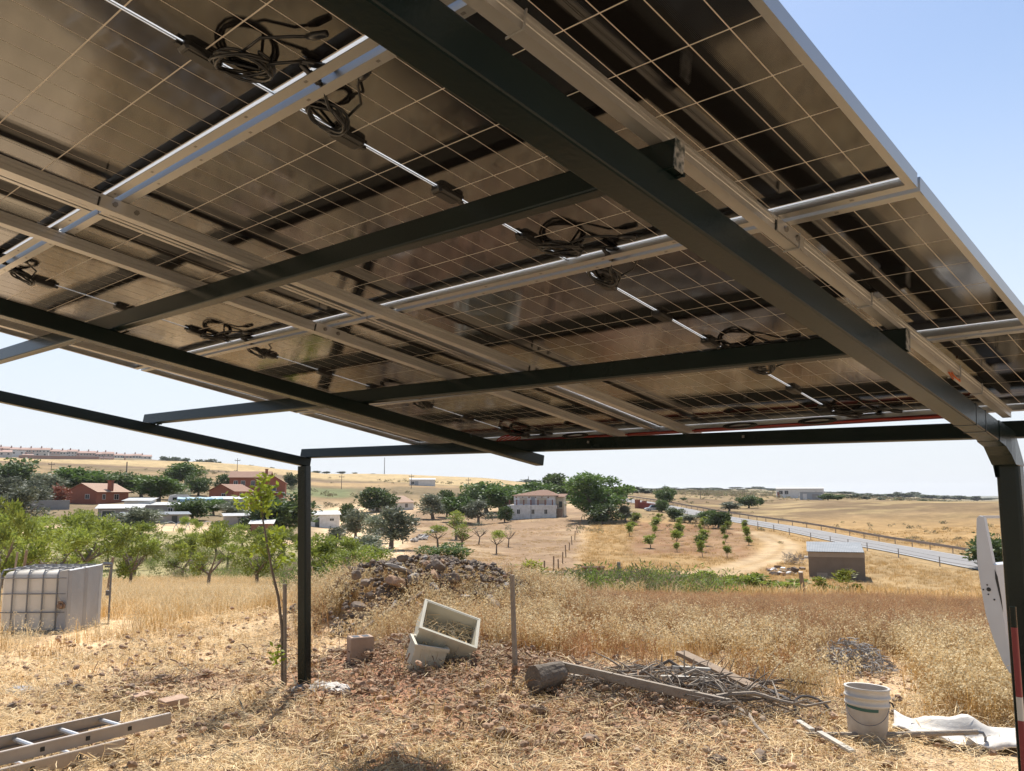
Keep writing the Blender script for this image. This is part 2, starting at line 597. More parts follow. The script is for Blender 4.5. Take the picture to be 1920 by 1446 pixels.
def ground_colour(x, y):
    d = np.hypot(x, y)
    u = ucol(x, y)
    wob = (fbm(x / 6, y / 6, 21, 3) - .5)
    c = np.repeat(STRAW[None], len(x), 0)
    c = lerp(c, ss(.45, .65, fbm(x * .8, y * .8, 22, 3)) * .6, DUST)
    # reddish earth of the dug mound and the bare bit in the middle of the yard
    for mx, my, rx, ry, ro, hh in MOUNDS[:2] + MOUNDS[3:4]:
        q = ((x - mx) ** 2 + (y - my) ** 2) / (1.5 * max(rx, ry)) ** 2 + wob * 1.2
        c = lerp(c, (1 - ss(.35, 1.0, q)) * (.92 if hh > .1 else .6), REDSOIL)
    # weed belt on the right, green ditch behind it
    k = ss(8.2, 10.5, d + wob * 3) * (1 - ss(19, 23, d)) * ss(900, 1000, u)
    c = lerp(c, k * .9, WEED)
    k = ss(19, 24, d + wob * 4) * (1 - ss(44, 52, d + wob * 8)) * ss(560, 640, u) * (1 - ss(1500, 1640, u))
    c = lerp(c, k * .7, GREEN)
    # orchard floor
    k = ss(40, 50, d) * (1 - ss(95, 110, d)) * (1 - ss(620, 740, u))
    c = lerp(c, k * .65, GREEN * 1.3)
    c = lerp(c, ss(110, 130, d) * (1 - ss(230, 260, d)) * (1 - ss(560, 640, u)) * .8, SCRUB * .8)
    # bare paddock in front of the white house
    k = ss(46, 58, d + wob * 6) * (1 - ss(200, 230, d)) * ss(740, 790, u) * (1 - ss(1062, 1092, u - (d - 70) * .3 + wob * 20))
    c = lerp(c, k, BARE)
    c = lerp(c, k * ss(.5, .7, fbm(x / 5, y / 5, 31, 3)) * .5, (.40, .29, .17))
    # golden fields right
    k = ss(46, 56, d + wob * 6) * ss(1062, 1092, u - (d - 70) * .3 + wob * 20)
    c = lerp(c, k, GOLD)
    k = ss(44, 50, d) * (1 - ss(64, 74, d + wob * 10)) * ss(1030, 1060, u) * (1 - ss(1240, 1330, u))
    c = lerp(c, k * .8, (.30, .17, .10))
    # ploughed red patch with saplings
    k = ss(96, 104, d + wob * 8) * (1 - ss(150, 162, d + wob * 8)) * ss(1165, 1200, u + wob * 20) * (1 - ss(1385, 1425, u + wob * 20))
    c = lerp(c, k * .85, (.215, .115, .06))
    k2 = k * ss(.45, .6, fbm(x / 2.2, y / 9, 36, 3))
    c = lerp(c, k2 * .6, (.31, .20, .11))
    # right: dusty meadow round the hut
    k = ss(58, 66, d) * (1 - ss(118, 126, d)) * ss(1560, 1640, u)
    c = lerp(c, k * .6, (.35, .25, .13))
    m = (d > 50) & (d < 170)
    if m.any():
        rd, _ = line_dist(x[m], y[m], TRACKC)
        cc = c[m]
        kk = (1 - ss(1.2, 3.0, rd)) * (1 - .6 * (1 - ss(.1, .6, rd)))
        c[m] = lerp(cc, kk * .8, (.46, .335, .20))
    # across the road: dry slope with brown swaths
    k = ss(1080, 1180, u) * ss(150, 200, d)
    c = lerp(c, k, (.25, .178, .095))
    c = lerp(c, k * ss(.44, .58, fbm(x / 34, y / 34, 41, 4)) * .85, (.175, .115, .06))
    c = lerp(c, k * ss(.52, .66, fbm(x / 11, y / 11, 45, 3)) * .5, (.43, .32, .15))
    c = lerp(c, k * ss(520, 900, d) * .65, (.24, .21, .13))
    # left: scrub hillside with yellow stubble above
    k = ss(215, 260, d) * (1 - ss(1080, 1180, u))
    c = lerp(c, k, (.29, .20, .105))
    kk = ss(.42, .6, fbm(x / 60, y / 35, 51, 4))
    c = lerp(c, k * (1 - ss(470, 500, d + wob * 30)) * kk * .8, SCRUB)
    sl = np.interp(u, [-500, 0, 300, 640, 700, 800, 900, 1080], [540, 530, 500, 420, 400, 385, 390, 400])
    k2 = ss(0, 25, d - sl + wob * 30) * (1 - ss(1080, 1180, u))
    c = lerp(c, k2, YELL)
    k3 = ss(0, 10, d - sl + 48) * (1 - ss(0, 12, d - sl + 6)) * (1 - ss(1060, 1150, u))
    c = lerp(c, k3 * .8, (.20, .14, .085))
    edge = np.interp(u, [-500, 0, 280, 420, 560, 700, 900, 1080], [690, 690, 700, 760, 850, 860, 800, 700])
    c = lerp(c, ss(0, 30, d - edge) * (1 - ss(1080, 1180, u)) * .85, (.22, .18, .12))
    k = ss(255, 275, d) * (1 - ss(315, 345, d)) * ss(470, 520, u) * (1 - ss(640, 690, u))
    c = lerp(c, k * .85, (.15, .17, .075))
    k = ss(345, 360, d + wob * 20) * (1 - ss(385, 400, d + wob * 20)) * ss(540, 570, u) * (1 - ss(900, 960, u))
    c = lerp(c, k * .7, (.40, .27, .13))
    v = 1 + (fbm(x / 3, y / 3, 61, 4) - .5) * .5 + (fbm(x / 22, y / 22, 62, 4) - .5) * .4 * ss(50, 120, d)
    return np.clip(c * v[:, None], 0, 1)


def build_ground():
    a_in = np.linspace(rad(-80), rad(-6), 560)
    a_out = np.linspace(rad(-6), rad(280), 120)[1:-1]
    az = np.concatenate([a_in, a_out])
    r = np.concatenate([[0.02, .6, 1.2, 1.8, 2.4, 3.0], np.arange(3.4, 10, .06), np.arange(10, 20, .12), np.arange(20, 60, .5), np.geomspace(60, 7000, 230)])
    A, R = np.meshgrid(az, r)
    X, Y = (np.sin(A) * R).ravel(), (np.cos(A) * R).ravel()
    Z = gzv(X, Y)
    na, nr = len(az), len(r)
    i, j = np.meshgrid(np.arange(nr - 1), np.arange(na), indexing='ij')
    j2 = (j + 1) % na
    q = np.stack([i * na + j, (i + 1) * na + j, (i + 1) * na + j2, i * na + j2], -1).reshape(-1, 4)[:, ::-1]
    me = bpy.data.meshes.new('ground')
    me.vertices.add(len(X))
    me.vertices.foreach_set('co', np.stack([X, Y, Z], -1).ravel())
    me.loops.add(q.size)
    me.loops.foreach_set('vertex_index', q.ravel().astype(np.int32))
    me.polygons.add(len(q))
    me.polygons.foreach_set('loop_start', np.arange(0, q.size, 4, dtype=np.int32))
    me.polygons.foreach_set('use_smooth', np.ones(len(q), bool))
    at = me.color_attributes.new('field', 'FLOAT_COLOR', 'POINT')
    c = np.ones((len(X), 4), np.float32)
    c[:, :3] = ground_colour(X, Y)
    at.data.foreach_set('color', c.ravel())
    me.update()
    me.validate()
    m = bpy.data.materials.new('ground')
    m.use_nodes = True
    t = m.node_tree
    b = t.nodes['Principled BSDF']
    b.inputs['Roughness'].default_value = 0.95
    b.inputs['Specular IOR Level'].default_value = 0.1
    ca = t.nodes.new('ShaderNodeVertexColor')
    ca.layer_name = 'field'
    geo = t.nodes.new('ShaderNodeNewGeometry')
    src = ca.outputs['Color']
    for sc, lo, hi, det in ((9.0, .72, 1.25, 8), (.55, .78, 1.2, 6), (.05, .86, 1.13, 5)):
        nz = t.nodes.new('ShaderNodeTexNoise')
        nz.inputs['Scale'].default_value = sc
        nz.inputs['Detail'].default_value = det
        nz.inputs['Roughness'].default_value = .65
        t.links.new(geo.outputs['Position'], nz.inputs['Vector'])
        mr = t.nodes.new('ShaderNodeMapRange')
        mr.inputs['From Min'].default_value = .3
        mr.inputs['From Max'].default_value = .7
        mr.inputs['To Min'].default_value = lo
        mr.inputs['To Max'].default_value = hi
        t.links.new(nz.outputs['Fac'], mr.inputs['Value'])
        mx = t.nodes.new('ShaderNodeMix')
        mx.data_type = 'RGBA'
        mx.blend_type = 'MULTIPLY'
        mx.inputs['Factor'].default_value = 1
        t.links.new(src, mx.inputs['A'])
        t.links.new(mr.outputs['Result'], mx.inputs['B'])
        src = mx.outputs['Result']
    t.links.new(src, b.inputs['Base Color'])
    n2 = t.nodes.new('ShaderNodeTexNoise')
    n2.inputs['Scale'].default_value = 22
    n2.inputs['Detail'].default_value = 7
    t.links.new(geo.outputs['Position'], n2.inputs['Vector'])
    bp = t.nodes.new('ShaderNodeBump')
    bp.inputs['Strength'].default_value = .7
    bp.inputs['Distance'].default_value = .03
    t.links.new(n2.outputs['Fac'], bp.inputs['Height'])
    t.links.new(bp.outputs['Normal'], b.inputs['Normal'])
    me.materials.append(m)
    put('ground', me, kind='structure')


build_ground()

# road
m_asph = mat('asphalt', (.20, .19, .185), .9, noise=(.4, (.26, .25, .24), 1.5, 6))
m_line = mat('road_paint', (.55, .55, .54), .7)


def ribbon(C, Z, w0, w1, dz):
    T = np.gradient(C, axis=0)
    T /= np.linalg.norm(T, axis=1)[:, None]
    N = np.stack([T[:, 1], -T[:, 0]], -1)
    mb = MB()
    L = C + N * w0
    Rr = C + N * w1
    vs, fs = [], []
    for k in range(len(C)):
        vs += [(L[k, 0], L[k, 1], Z[k] + dz), (Rr[k, 0], Rr[k, 1], Z[k] + dz)]
    for k in range(len(C) - 1):
        fs.append((2 * k, 2 * k + 2, 2 * k + 3, 2 * k + 1))
    mb.add(vs, fs)
    return mb, L, Rr


rb, _, _ = ribbon(ROADC, ROADZ, -3.1, 3.1, 0.02)
road_o = rb.build('road', m_asph, kind='structure')
for wd in (-2.85, 2.75):
    lb, _, _ = ribbon(ROADC, ROADZ, wd, wd + .12, 0.03)
    lb.build('road_marking', m_line, parent=road_o)
m_rail = mat('weathered_rail', (.36, .27, .20), .7, noise=(1, (.24, .18, .14), 1))
m_post_g = mat('galvanised', (.30, .29, .28), .6, .3)


def road_fence(name, label, cat, off, h, post_every, n_rails, rh, m):
    """posts and rails following the road at a given offset"""
    mb, L, _ = ribbon(ROADC, ROADZ, off, off + .1, 0)
    P = _dense(L, 1.0)
    Zf = np.interp(np.linspace(0, 1, len(P)), np.linspace(0, 1, len(L)), ROADZ)
    Zg = gzv(P[:, 0], P[:, 1])
    i1 = int(np.argmin(abs(np.hypot(P[:, 0], P[:, 1]) - 300)))
    root = thing(name, label, cat, (P[0, 0], P[0, 1], Zg[0]))
    o = np.array((P[0, 0], P[0, 1], Zg[0]))
    for k in range(n_rails):
        z = h - k * .38
        pts = [(P[i, 0] - o[0], P[i, 1] - o[1], Zg[i] - o[2] + z) for i in range(0, i1, 4)]
        rbm = MB()
        for a, b in zip(pts[:-1], pts[1:]):
            rbm.beam(a, b, .06, rh)
        rbm.build('rail', m, root)
    pm = MB().box((0, 0, h / 2 - .1), (.09, .09, h + .25)).mesh('post', m)
    for i in range(0, i1, post_every):
        put('post', pm, root, loc=(P[i, 0] - o[0], P[i, 1] - o[1], Zg[i] - o[2]))


road_fence('guard_rail', 'brown guard rail along the far edge of the pale road', 'guard rail', 3.9, .75, 4, 1, .30, m_rail)
road_fence('post_fence', 'thin grey post and wire fence along the near side of the road', 'fence', -4.6, 1.0, 5, 2, .03, m_post_g)

# ------------------------------------------------------------------ grass and weeds (scattered)
m_straw = mat('dry_straw', (.65, .47, .245), .75, 0, .25, obj_rand=.28, trans=.25)
m_straw_pale = mat('pale_straw', (.80, .64, .39), .75, 0, .25, obj_rand=.2, trans=.25)
m_gold = mat('golden_grass', (.50, .325, .125), .7, 0, .25, obj_rand=.25, trans=.3)
m_head = mat('oat_head', (.68, .55, .33), .7, 0, .2, obj_rand=.12, trans=.3)
m_weed = mat('red_brown_weed', (.41, .225, .11), .8, 0, .2, obj_rand=.28, trans=.2)
m_weed2 = mat('grey_brown_weed', (.30, .24, .16), .8, 0, .2, obj_rand=.25, trans=.2)
m_gweed = mat('green_weed', (.15, .18, .06), .6, 0, .3, obj_rand=.3, trans=.35)
m_gweed2 = mat('fresh_green', (.17, .24, .045), .6, 0, .3, obj_rand=.25, trans=.35)
m_clod = mat('red_clod', (.27, .16, .10), .95, noise=(6, (.42, .29, .19), 1), obj_rand=.4)


def tuft(seed, n, h, spread, lean, wd, heads=0, hl=.02, curve=.5, hm=1, lat=0):
    r = np.random.default_rng(seed)
    mb = MB()
    for _ in range(n):
        a, q = r.uniform(0, 6.283), spread * math.sqrt(r.uniform())
        b = np.array((q * math.cos(a), q * math.sin(a), -.02))
        aa = r.uniform(0, 6.283)
        hh = h * r.uniform(.55, 1.1)
        le = lean * r.uniform(.3, 1.2) * hh
        out = np.array((math.cos(aa), math.sin(aa), 0))
        mid = b + out * le * .35 + np.array((0, 0, hh * .62))
        tip = b + out * le + np.array((0, 0, hh * (1 - curve * r.uniform(.1, .5))))
        s = np.array((-math.sin(aa + r.uniform(-1, 1)), math.cos(aa), 0)) * wd / 2
        mb.add([b - s, b + s, mid + s * .7, mid - s * .7, tip], [(0, 1, 2, 3), (3, 2, 4)], 0)
        for k in range(heads):
            t = r.uniform(.1, 1.05)
            p = mid + (tip - mid) * t + r.normal(size=3) * .012
            dd = np.array((r.normal() * .5 + out[0] * .5, r.normal() * .5 + out[1] * .5, r.uniform(-1.1, .3)))
            dd = dd / np.linalg.norm(dd) * hl * r.uniform(.7, 1.4)
            sd = np.cross(dd, r.normal(size=3))
            sd = sd / (np.linalg.norm(sd) + 1e-9) * hl * .24
            mb.add([p, p + dd * .45 + sd, p + dd, p + dd * .45 - sd], [(0, 1, 2, 3)], hm)
    return mb


def litter(seed, n, R, l0, l1, wd):
    r = np.random.default_rng(seed)
    mb = MB()
    for _ in range(n):
        a, q = r.uniform(0, 6.283), R * math.sqrt(r.uniform())
        c = np.array((q * math.cos(a), q * math.sin(a), r.uniform(0.003, .03)))
        aa = r.uniform(0, 6.283)
        L = r.uniform(l0, l1)
        d = np.array((math.cos(aa), math.sin(aa), r.normal() * .22)) * L / 2
        s = np.array((-math.sin(aa), math.cos(aa), r.normal() * .4)) * wd * r.uniform(.6, 1.4) / 2
        k = np.array((r.normal(), r.normal(), abs(r.normal()))) * L * .08
        mb.add([c - d - s, c - d + s, c + k + s, c + k - s, c + d + s * .4, c + d - s * .4], [(0, 1, 2, 3), (3, 2, 4, 5)], 0 if r.uniform() < .7 else 1)
    return mb


def clump(seed, n, R, h, leaf, up=.4, asp=2.2):
    """loose leafy weed: leaf faces spread through a low irregular volume"""
    r = np.random.default_rng(seed)
    mb = MB()
    for _ in range(n):
        a, q = r.uniform(0, 6.283), R * r.uniform() ** .6
        z = h * r.uniform(.02, 1) * (1 - .55 * (q / R) ** 2)
        c = np.array((q * math.cos(a), q * math.sin(a), z))
        d = r.normal(size=3) + np.array((math.cos(a) * .6, math.sin(a) * .6, up * 2))
        d = d / np.linalg.norm(d) * leaf * r.uniform(.6, 1.4)
        s = np.cross(d, r.normal(size=3))
        s = s / (np.linalg.norm(s) + 1e-9) * np.linalg.norm(d) / asp / 2
        mb.add([c, c + d * .5 + s, c + d, c + d * .5 - s], [(0, 1, 2, 3)], 0 if r.uniform() < .75 else 1)
    return mb


def scatter(name, protos, X, Y, scl, label, idx=None, zoff=0.0, tilt=.12):
    """one object: points on the ground, each carrying one of the small plants in protos"""
    n = len(X)
    r = np.random.default_rng(len(name) * 7 + n)
    me = bpy.data.meshes.new(name)
    me.vertices.add(n)
    me.vertices.foreach_set('co', np.stack([X, Y, gzv(X, Y) + zoff], -1).ravel())
    rot = np.stack([r.normal(size=n) * tilt, r.normal(size=n) * tilt, r.uniform(0, 6.283, n)], -1)
    for nm, ty, dat, key in (('rot', 'FLOAT_VECTOR', rot, 'vector'), ('scl', 'FLOAT', scl, 'value'), ('pick', 'INT', r.integers(0, len(protos), n) if idx is None else idx, 'value')):
        at = me.attributes.new(nm, ty, 'POINT')
        at.data.foreach_set(key, np.ascontiguousarray(dat, dtype=np.int32 if ty == 'INT' else np.float32).ravel())
    me.update()
    o = put(name, me, label=label, kind='stuff')
    g = bpy.data.node_groups.new(name, 'GeometryNodeTree')
    g.interface.new_socket('Geometry', in_out='INPUT', socket_type='NodeSocketGeometry')
    g.interface.new_socket('Geometry', in_out='OUTPUT', socket_type='NodeSocketGeometry')
    N = g.nodes
    gi, go = N.new('NodeGroupInput'), N.new('NodeGroupOutput')
    iop = N.new('GeometryNodeInstanceOnPoints')
    g2i = N.new('GeometryNodeGeometryToInstance')
    for pm in reversed(protos):
        po = bpy.data.objects.new(name + '_plant', pm)
        oi = N.new('GeometryNodeObjectInfo')
        oi.inputs['Object'].default_value = po
        g.links.new(oi.outputs['Geometry'], g2i.inputs[0])
    g.links.new(gi.outputs[0], iop.inputs['Points'])
    g.links.new(g2i.outputs[0], iop.inputs['Instance'])
    iop.inputs['Pick Instance'].default_value = True

    def named(nm, dt):
        a = N.new('GeometryNodeInputNamedAttribute')
        a.data_type = dt
        a.inputs['Name'].default_value = nm
        return a.outputs[0]
    g.links.new(named('pick', 'INT'), iop.inputs['Instance Index'])
    e2r = N.new('FunctionNodeEulerToRotation')
    g.links.new(named('rot', 'FLOAT_VECTOR'), e2r.inputs[0])
    g.links.new(e2r.outputs[0], iop.inputs['Rotation'])
    g.links.new(named('scl', 'FLOAT'), iop.inputs['Scale'])
    g.links.new(iop.outputs[0], go.inputs[0])
    md = o.modifiers.new('plants', 'NODES')
    md.node_group = g
    return o


def sample(n, d0, d1, u0, u1, dens=None, seed=0, pw=1.0):
    """n candidate points in a sector; pw=1 gives even ground cover, smaller favours the near part"""
    r = np.random.default_rng(seed)
    q = r.uniform(size=n)
    d = (d0 ** (2 * pw) + q * (d1 ** (2 * pw) - d0 ** (2 * pw))) ** (1 / (2 * pw))
    a = r.uniform(azim(u0), azim(u1), n)
    x, y = np.sin(a) * d, np.cos(a) * d
    if dens is not None:
        k = r.uniform(size=n) < dens(x, y, d, ucol(x, y))
        x, y, d = x[k], y[k], d[k]
    return x, y, d


m_two = [m_straw, m_straw_pale]
# mown straw lying about the yard
P_lit = [litter(s, 32, .22, .025, .10, .0036).mesh('straw', m_two) for s in range(4)]
P_lit += [litter(9 + s, 18, .2, .05, .17, .004).mesh('straw', [m_straw_pale, m_weed2]) for s in range(2)]


def d_lit(x, y, d, u):
    k = np.where(u < 560, 1, np.where(d < 7.6, 1, .55))
    md = np.full(len(x), 1.0)
    for mx, my, rx, ry, ro, hh in MOUNDS[:2]:
        md *= 1 - .62 * np.exp(-((x - mx) ** 2 + (y - my) ** 2) / (1.0 * rx) ** 2)
    return k * md * (.16 + .84 * ss(.38, .58, fbm(x * 1.1, y * 1.1, 71, 4)))


x, y, d = sample(24000, 4.0, 15, -90, 2010, d_lit, 1, .62)
scatter('straw_litter', P_lit, x, y, RNG.uniform(.7, 1.35, len(x)), 'mown straw lying loose over the yard', zoff=.0, tilt=.18)

# short standing stubble
P_st = [tuft(20 + s, 12, .16, .09, .7, .005).mesh('stubble', [m_gold, m_head]) for s in range(3)]
x, y, d = sample(9000, 4.6, 18, -90, 2010, lambda x, y, d, u: ss(.42, .62, fbm(x * .7, y * .7, 75, 3)) * np.where(u < 560, ss(6.5, 9, d) * .9, .35), 2, .8)
scatter('stubble', P_st, x, y, RNG.uniform(.6, 1.4, len(x)), 'short dry stubble standing in patches of the yard')

# knee-high dry grass left of the post
P_gl = [tuft(30 + s, 20, .42, .14, .45, .006, 3, .018).mesh('grass', [m_gold if s % 2 else m_straw_pale, m_head]) for s in range(4)]
_tk = gpt(60, 1185)
x, y, d = sample(11000, 10.5, 42, -120, 620, lambda x, y, d, u: ss(10.8, 14, d + (fbm(x / 2, y / 2, 77, 2) - .5) * 4) * .95, 3, .55)
_k = np.hypot(x - _tk.x, y - _tk.y) > 1.7 + .5 * RNG.uniform(size=len(x))
x, y, d = x[_k], y[_k], d[_k]
scatter('dry_grass', P_gl, x, y, RNG.uniform(.65, 1.25, len(x)), 'knee-high blond dry grass in front of the orchard')

# tall oat grass right of the rubble heap
P_oat = [tuft(40 + s, 14, .52, .10, .45, .0065, 9, .030, .45).mesh('oat', [m_gold if s != 2 else m_straw, m_head]) for s in range(4)]
P_oat += [tuft(46 + s, 18, .46, .14, .5, .0055, 7, .02, .4).mesh('oat', [m_weed, m_weed if s else m_gold]) for s in range(2)]


def d_oat(x, y, d, u):
    e = np.interp(u, [860, 900, 960, 1100, 1300, 1450, 1650, 1700, 1900, 2010], [9.2, 8.6, 7.7, 7.9, 7.9, 7.4, 7.2, 6.9, 6.6, 6.6])
    gap = (1 - .95 * np.exp(-((u - 1605) / 130) ** 2 - ((d - 8.0) / 1.0) ** 2)) * (1 - .45 * ss(.5, .62, fbm(x * .8, y * .8, 98, 2)))
    heap = 1 - .92 * np.exp(-(((u - 880) / 120) ** 4) - ((d - 11.2) / 1.5) ** 4)
    lim = np.interp(u, [900, 1050, 1250, 1350], [11.6, 11.4, 10.2, 9.5])
    return ss(0, .8, d - e + (fbm(x * 1.2, y * 1.2, 79, 2) - .5) * 1.4) * (1 - ss(lim, lim + 1.3, d) * .8) * gap * heap


x, y, d = sample(6400, 6.4, 17, 850, 2060, d_oat, 4, .8)
_bq = gpt(1595, 1252)
_db = math.hypot(_bq.x, _bq.y)
_k = ~((abs(ucol(x, y) - 1598) < 72) & (d > _db - 1.35) & (d < _db + .35))
x, y, d = x[_k], y[_k], d[_k]
red = (fbm(x * .55, y * .55, 99, 3) > np.interp(ucol(x, y), [900, 1000, 1250, 1400, 2000], [.42, .44, .52, .62, .6]))
scatter('oat_grass', P_oat, x, y, RNG.uniform(.5, 1.1, len(x)) * np.interp(d, [7, 8.5, 11, 14, 17], [.8, 1, .75, .42, .3]), 'tall blond oat grass with pale drooping heads', idx=np.where(red & (RNG.uniform(size=len(x)) < .8), 4 + RNG.integers(0, 2, len(x)), RNG.integers(0, 4, len(x))))

# red-brown weeds behind it
P_rw = [tuft(50 + s, 22, .62, .16, .55, .006, 7, .02, .3).mesh('weed', [m_weed if s < 3 else m_weed2, m_weed if s % 2 else m_straw]) for s in range(4)]
x, y, d = sample(10500, 9.2, 20, 880, 2060, lambda x, y, d, u: ss(9.0, 10.2, d + (fbm(x / 2, y / 2, 80, 2) - .5) * 2 - np.interp(u, [900, 1250, 1400], [1.6, .8, 0])) * (1 - .9 * np.exp(-(((u - 880) / 120) ** 4) - ((d - 11.2) / 1.5) ** 4)) * (1 - ss(16, 19.5, d)), 5, .7)
scatter('weed_belt', P_rw, x, y, RNG.uniform(.45, .9, len(x)) * np.interp(d, [10, 12, 15, 20], [.8, .62, .42, .30]), 'belt of red-brown dry weeds behind the oat grass')

# dry grass growing through and around the stone heap
x, y, d = sample(3000, 8.4, 15, 570, 1060, lambda x, y, d, u: ss(.3, .6, fbm(x * 1.1, y * 1.1, 82, 2)) * .85, 6, .9)
scatter('heap_weeds', P_oat[:2] + P_rw[2:3] + P_gl[:1], x, y, RNG.uniform(.5, 1.05, len(x)), 'dry oats and weeds growing up round the stone heap')

# green belt in the ditch
P_gr = [clump(60 + s, 190, .42, .95, .13, .6, 4.2).mesh('green', [(m_gweed, m_gweed2, m_gweed, m_weed2, m_gweed)[s], (m_gweed2, m_weed2, m_weed2, m_gweed, m_gweed2)[s]]) for s in range(5)]


def d_green(x, y, d, u):
    k = ss(17.0, 19.5, d + (fbm(x / 3, y / 3, 84, 2) - .5) * 4) * (1 - ss(36, 42, d + (fbm(x / 4, y / 4, 85, 2) - .5) * 9))
    lim = np.interp(u, [540, 900, 960, 1150, 1230, 1290, 1400], [.9, .85, .8, .7, .5, .15, .0])
    return k * lim * ss(.22, .42, fbm(x / 2.5, y / 2.5, 86, 3))


x, y, d = sample(5200, 16, 44, 540, 1560, d_green, 7, .8)
scatter('green_weeds', P_gr, x, y, RNG.uniform(.4, .95, len(x)) * np.interp(ucol(x, y), [900, 1000], [1, 1.0]), 'belt of tangled green weeds beyond the stone heap')
x, y, d = sample(1500, 40, 78, -120, 800, lambda x, y, d, u: ss(.42, .6, fbm(x / 5, y / 5, 88, 3)) * (1 - ss(600, 760, u) * ss(46, 60, d)), 8, .8)
scatter('orchard_weeds', P_gr, x, y, RNG.uniform(.45, .9, len(x)), 'green weeds growing between the orchard trees')

# field grass farther out
P_fg = [tuft(70 + s, 26, .4, .45, .6, .02).mesh('field_grass', [m_gold if s else m_straw, m_head]) for s in range(3)]
x, y, d = sample(15000, 20, 150, 1040, 2080, lambda x, y, d, u: np.where(d < 44, (u > 1180) * 1.0, 1.0) * ss(1062, 1100, u - (d - 70) * .3) * ss(.3, .55, fbm(x / 7, y / 7, 90, 3)) * (1 - .72 * ss(96, 104, d) * (1 - ss(148, 160, d)) * ss(1165, 1200, u) * (1 - ss(1385, 1420, u))) * .9, 9, .55)
if len(x):
    rd, _ = line_dist(x, y, ROADC)
    td, _ = line_dist(x, y, TRACKC)
    k = (rd > 5) & (td > 2.4)
    x, y, d = x[k], y[k], d[k]
scatter('field_grass', P_fg, x, y, RNG.uniform(.5, 1.15, len(x)), 'dry grass of the golden fields below the road')
x, y, d = sample(9000, 42, 165, 700, 1090, lambda x, y, d, u: ss(.45, .65, fbm(x / 6, y / 6, 92, 3)) * .7, 10, .6)
scatter('paddock_grass', P_fg[:2], x, y, RNG.uniform(.3, .7, len(x)), 'thin dry grass on the bare paddock')
P_sh = [clump(95 + s, 60, .8, .8, .3, .5, 2).mesh('scrub', [m_weed2, m_gweed]) for s in range(2)]
x, y, d = sample(9000, 120, 900, 1060, 2080, lambda x, y, d, u: ss(.5, .7, fbm(x / 45, y / 45, 94, 3)) * .5 + ss(420, 700, d) * .4, 12, .6)
rd, _ = line_dist(x, y, ROADC)
x, y, d = x[rd > 6], y[rd > 6], d[rd > 6]
scatter('slope_scrub', P_sh, x, y, RNG.uniform(.25, 1.0, len(x)) * np.where(d > 400, 2.2, .75), 'low scrub dotted over the dry slope beyond the road')
x, y, d = sample(3600, 215, 520, -120, 1060, lambda x, y, d, u: ss(.45, .65, fbm(x / 40, y / 40, 96, 3)) * .7 * (1 - ss(380, 480, d)), 13, .7)
scatter('hill_scrub', P_sh, x, y, RNG.uniform(.5, 1.6, len(x)), 'grey scrub covering the hillside below the stubble field')

# crumbled red earth on the dug mound
P_cl = []
for s in range(3):
    r_ = random.Random(s)
    mb = MB()
    for k in range(9):
        q = .006 + .026 * r_.random() ** 2.2
        mb.rock((r_.uniform(-.16, .16), r_.uniform(-.16, .16), q * .3), (q, q * .8, q * .6), r_)
    P_cl.append(mb.mesh('clod', m_clod))
xs, ys = [], []
for (mx, my, rx, ry, ro, hh), n in zip((MOUNDS[0], MOUNDS[1], MOUNDS[3]), (270, 270, 70)):
    a, b = RNG.normal(size=n) * rx * .62, RNG.normal(size=n) * ry * .62
    xs.append(mx + a * math.cos(ro) - b * math.sin(ro))
    ys.append(my + a * math.sin(ro) + b * math.cos(ro))
x, y = np.concatenate(xs), np.concatenate(ys)
_k = ucol(x, y) < 1640
x, y = x[_k], y[_k]
scatter('loose_earth', P_cl, x, y, RNG.uniform(.5, 1.5, len(x)), 'loose reddish clods of dug earth')
m_mulch = mat('brown_stalk', (.27, .165, .095), .85, 0, .2, obj_rand=.35)
P_mul = [litter(90 + s, 30, .2, .03, .1, .007).mesh('mulch', [m_mulch, m_weed2]) for s in range(3)]
xs, ys = [], []
for (mx, my, rx, ry, ro, hh), n in zip((MOUNDS[0], MOUNDS[1], MOUNDS[3]), (330, 330, 80)):
    a, b = RNG.normal(size=n) * rx * .7, RNG.normal(size=n) * ry * .7
    xs.append(mx + a * math.cos(ro) - b * math.sin(ro))
    ys.append(my + a * math.sin(ro) + b * math.cos(ro))
x, y = np.concatenate(xs), np.concatenate(ys)
scatter('leaf_litter', P_mul, x, y, RNG.uniform(.6, 1.4, len(x)), 'brown broken stalks mixed into the dug earth', tilt=.3)

P_pb = []
for s in range(3):
    r_ = random.Random(60 + s)
    mb = MB()
    for k in range(7):
        q = r_.uniform(.006, .022)
        mb.rock((r_.uniform(-.3, .3), r_.uniform(-.3, .3), q * .3), (q * 1.2, q, q * .7), r_)
    P_pb.append(mb.mesh('pebble', m_clod if s else mat('tan_pebble', (.34, .25, .17), .95, obj_rand=.35)))
x, y, d = sample(1500, 4.0, 12, -90, 2010, lambda x, y, d, u: (u < 1700) * 1.0, 33, .7)
scatter('pebbles', P_pb, x, y, RNG.uniform(.6, 1.7, len(x)), 'small stones and crumbs of earth strewn over the yard')

_wp = [gpt(1060 + 36 * k, 1292 + 3.6 * k) for k in range(11)]
xs, ys = [], []
for p in _wp:
    xs.append(p.x + RNG.normal(size=11) * .22)
    ys.append(p.y + .16 + RNG.normal(size=11) * .22)
x, y = np.concatenate(xs), np.concatenate(ys)
scatter('pile_weeds', P_oat[:2] + P_rw[2:], x, y, RNG.uniform(.15, .36, len(x)), 'dry weeds growing through the wood pile', tilt=.35)

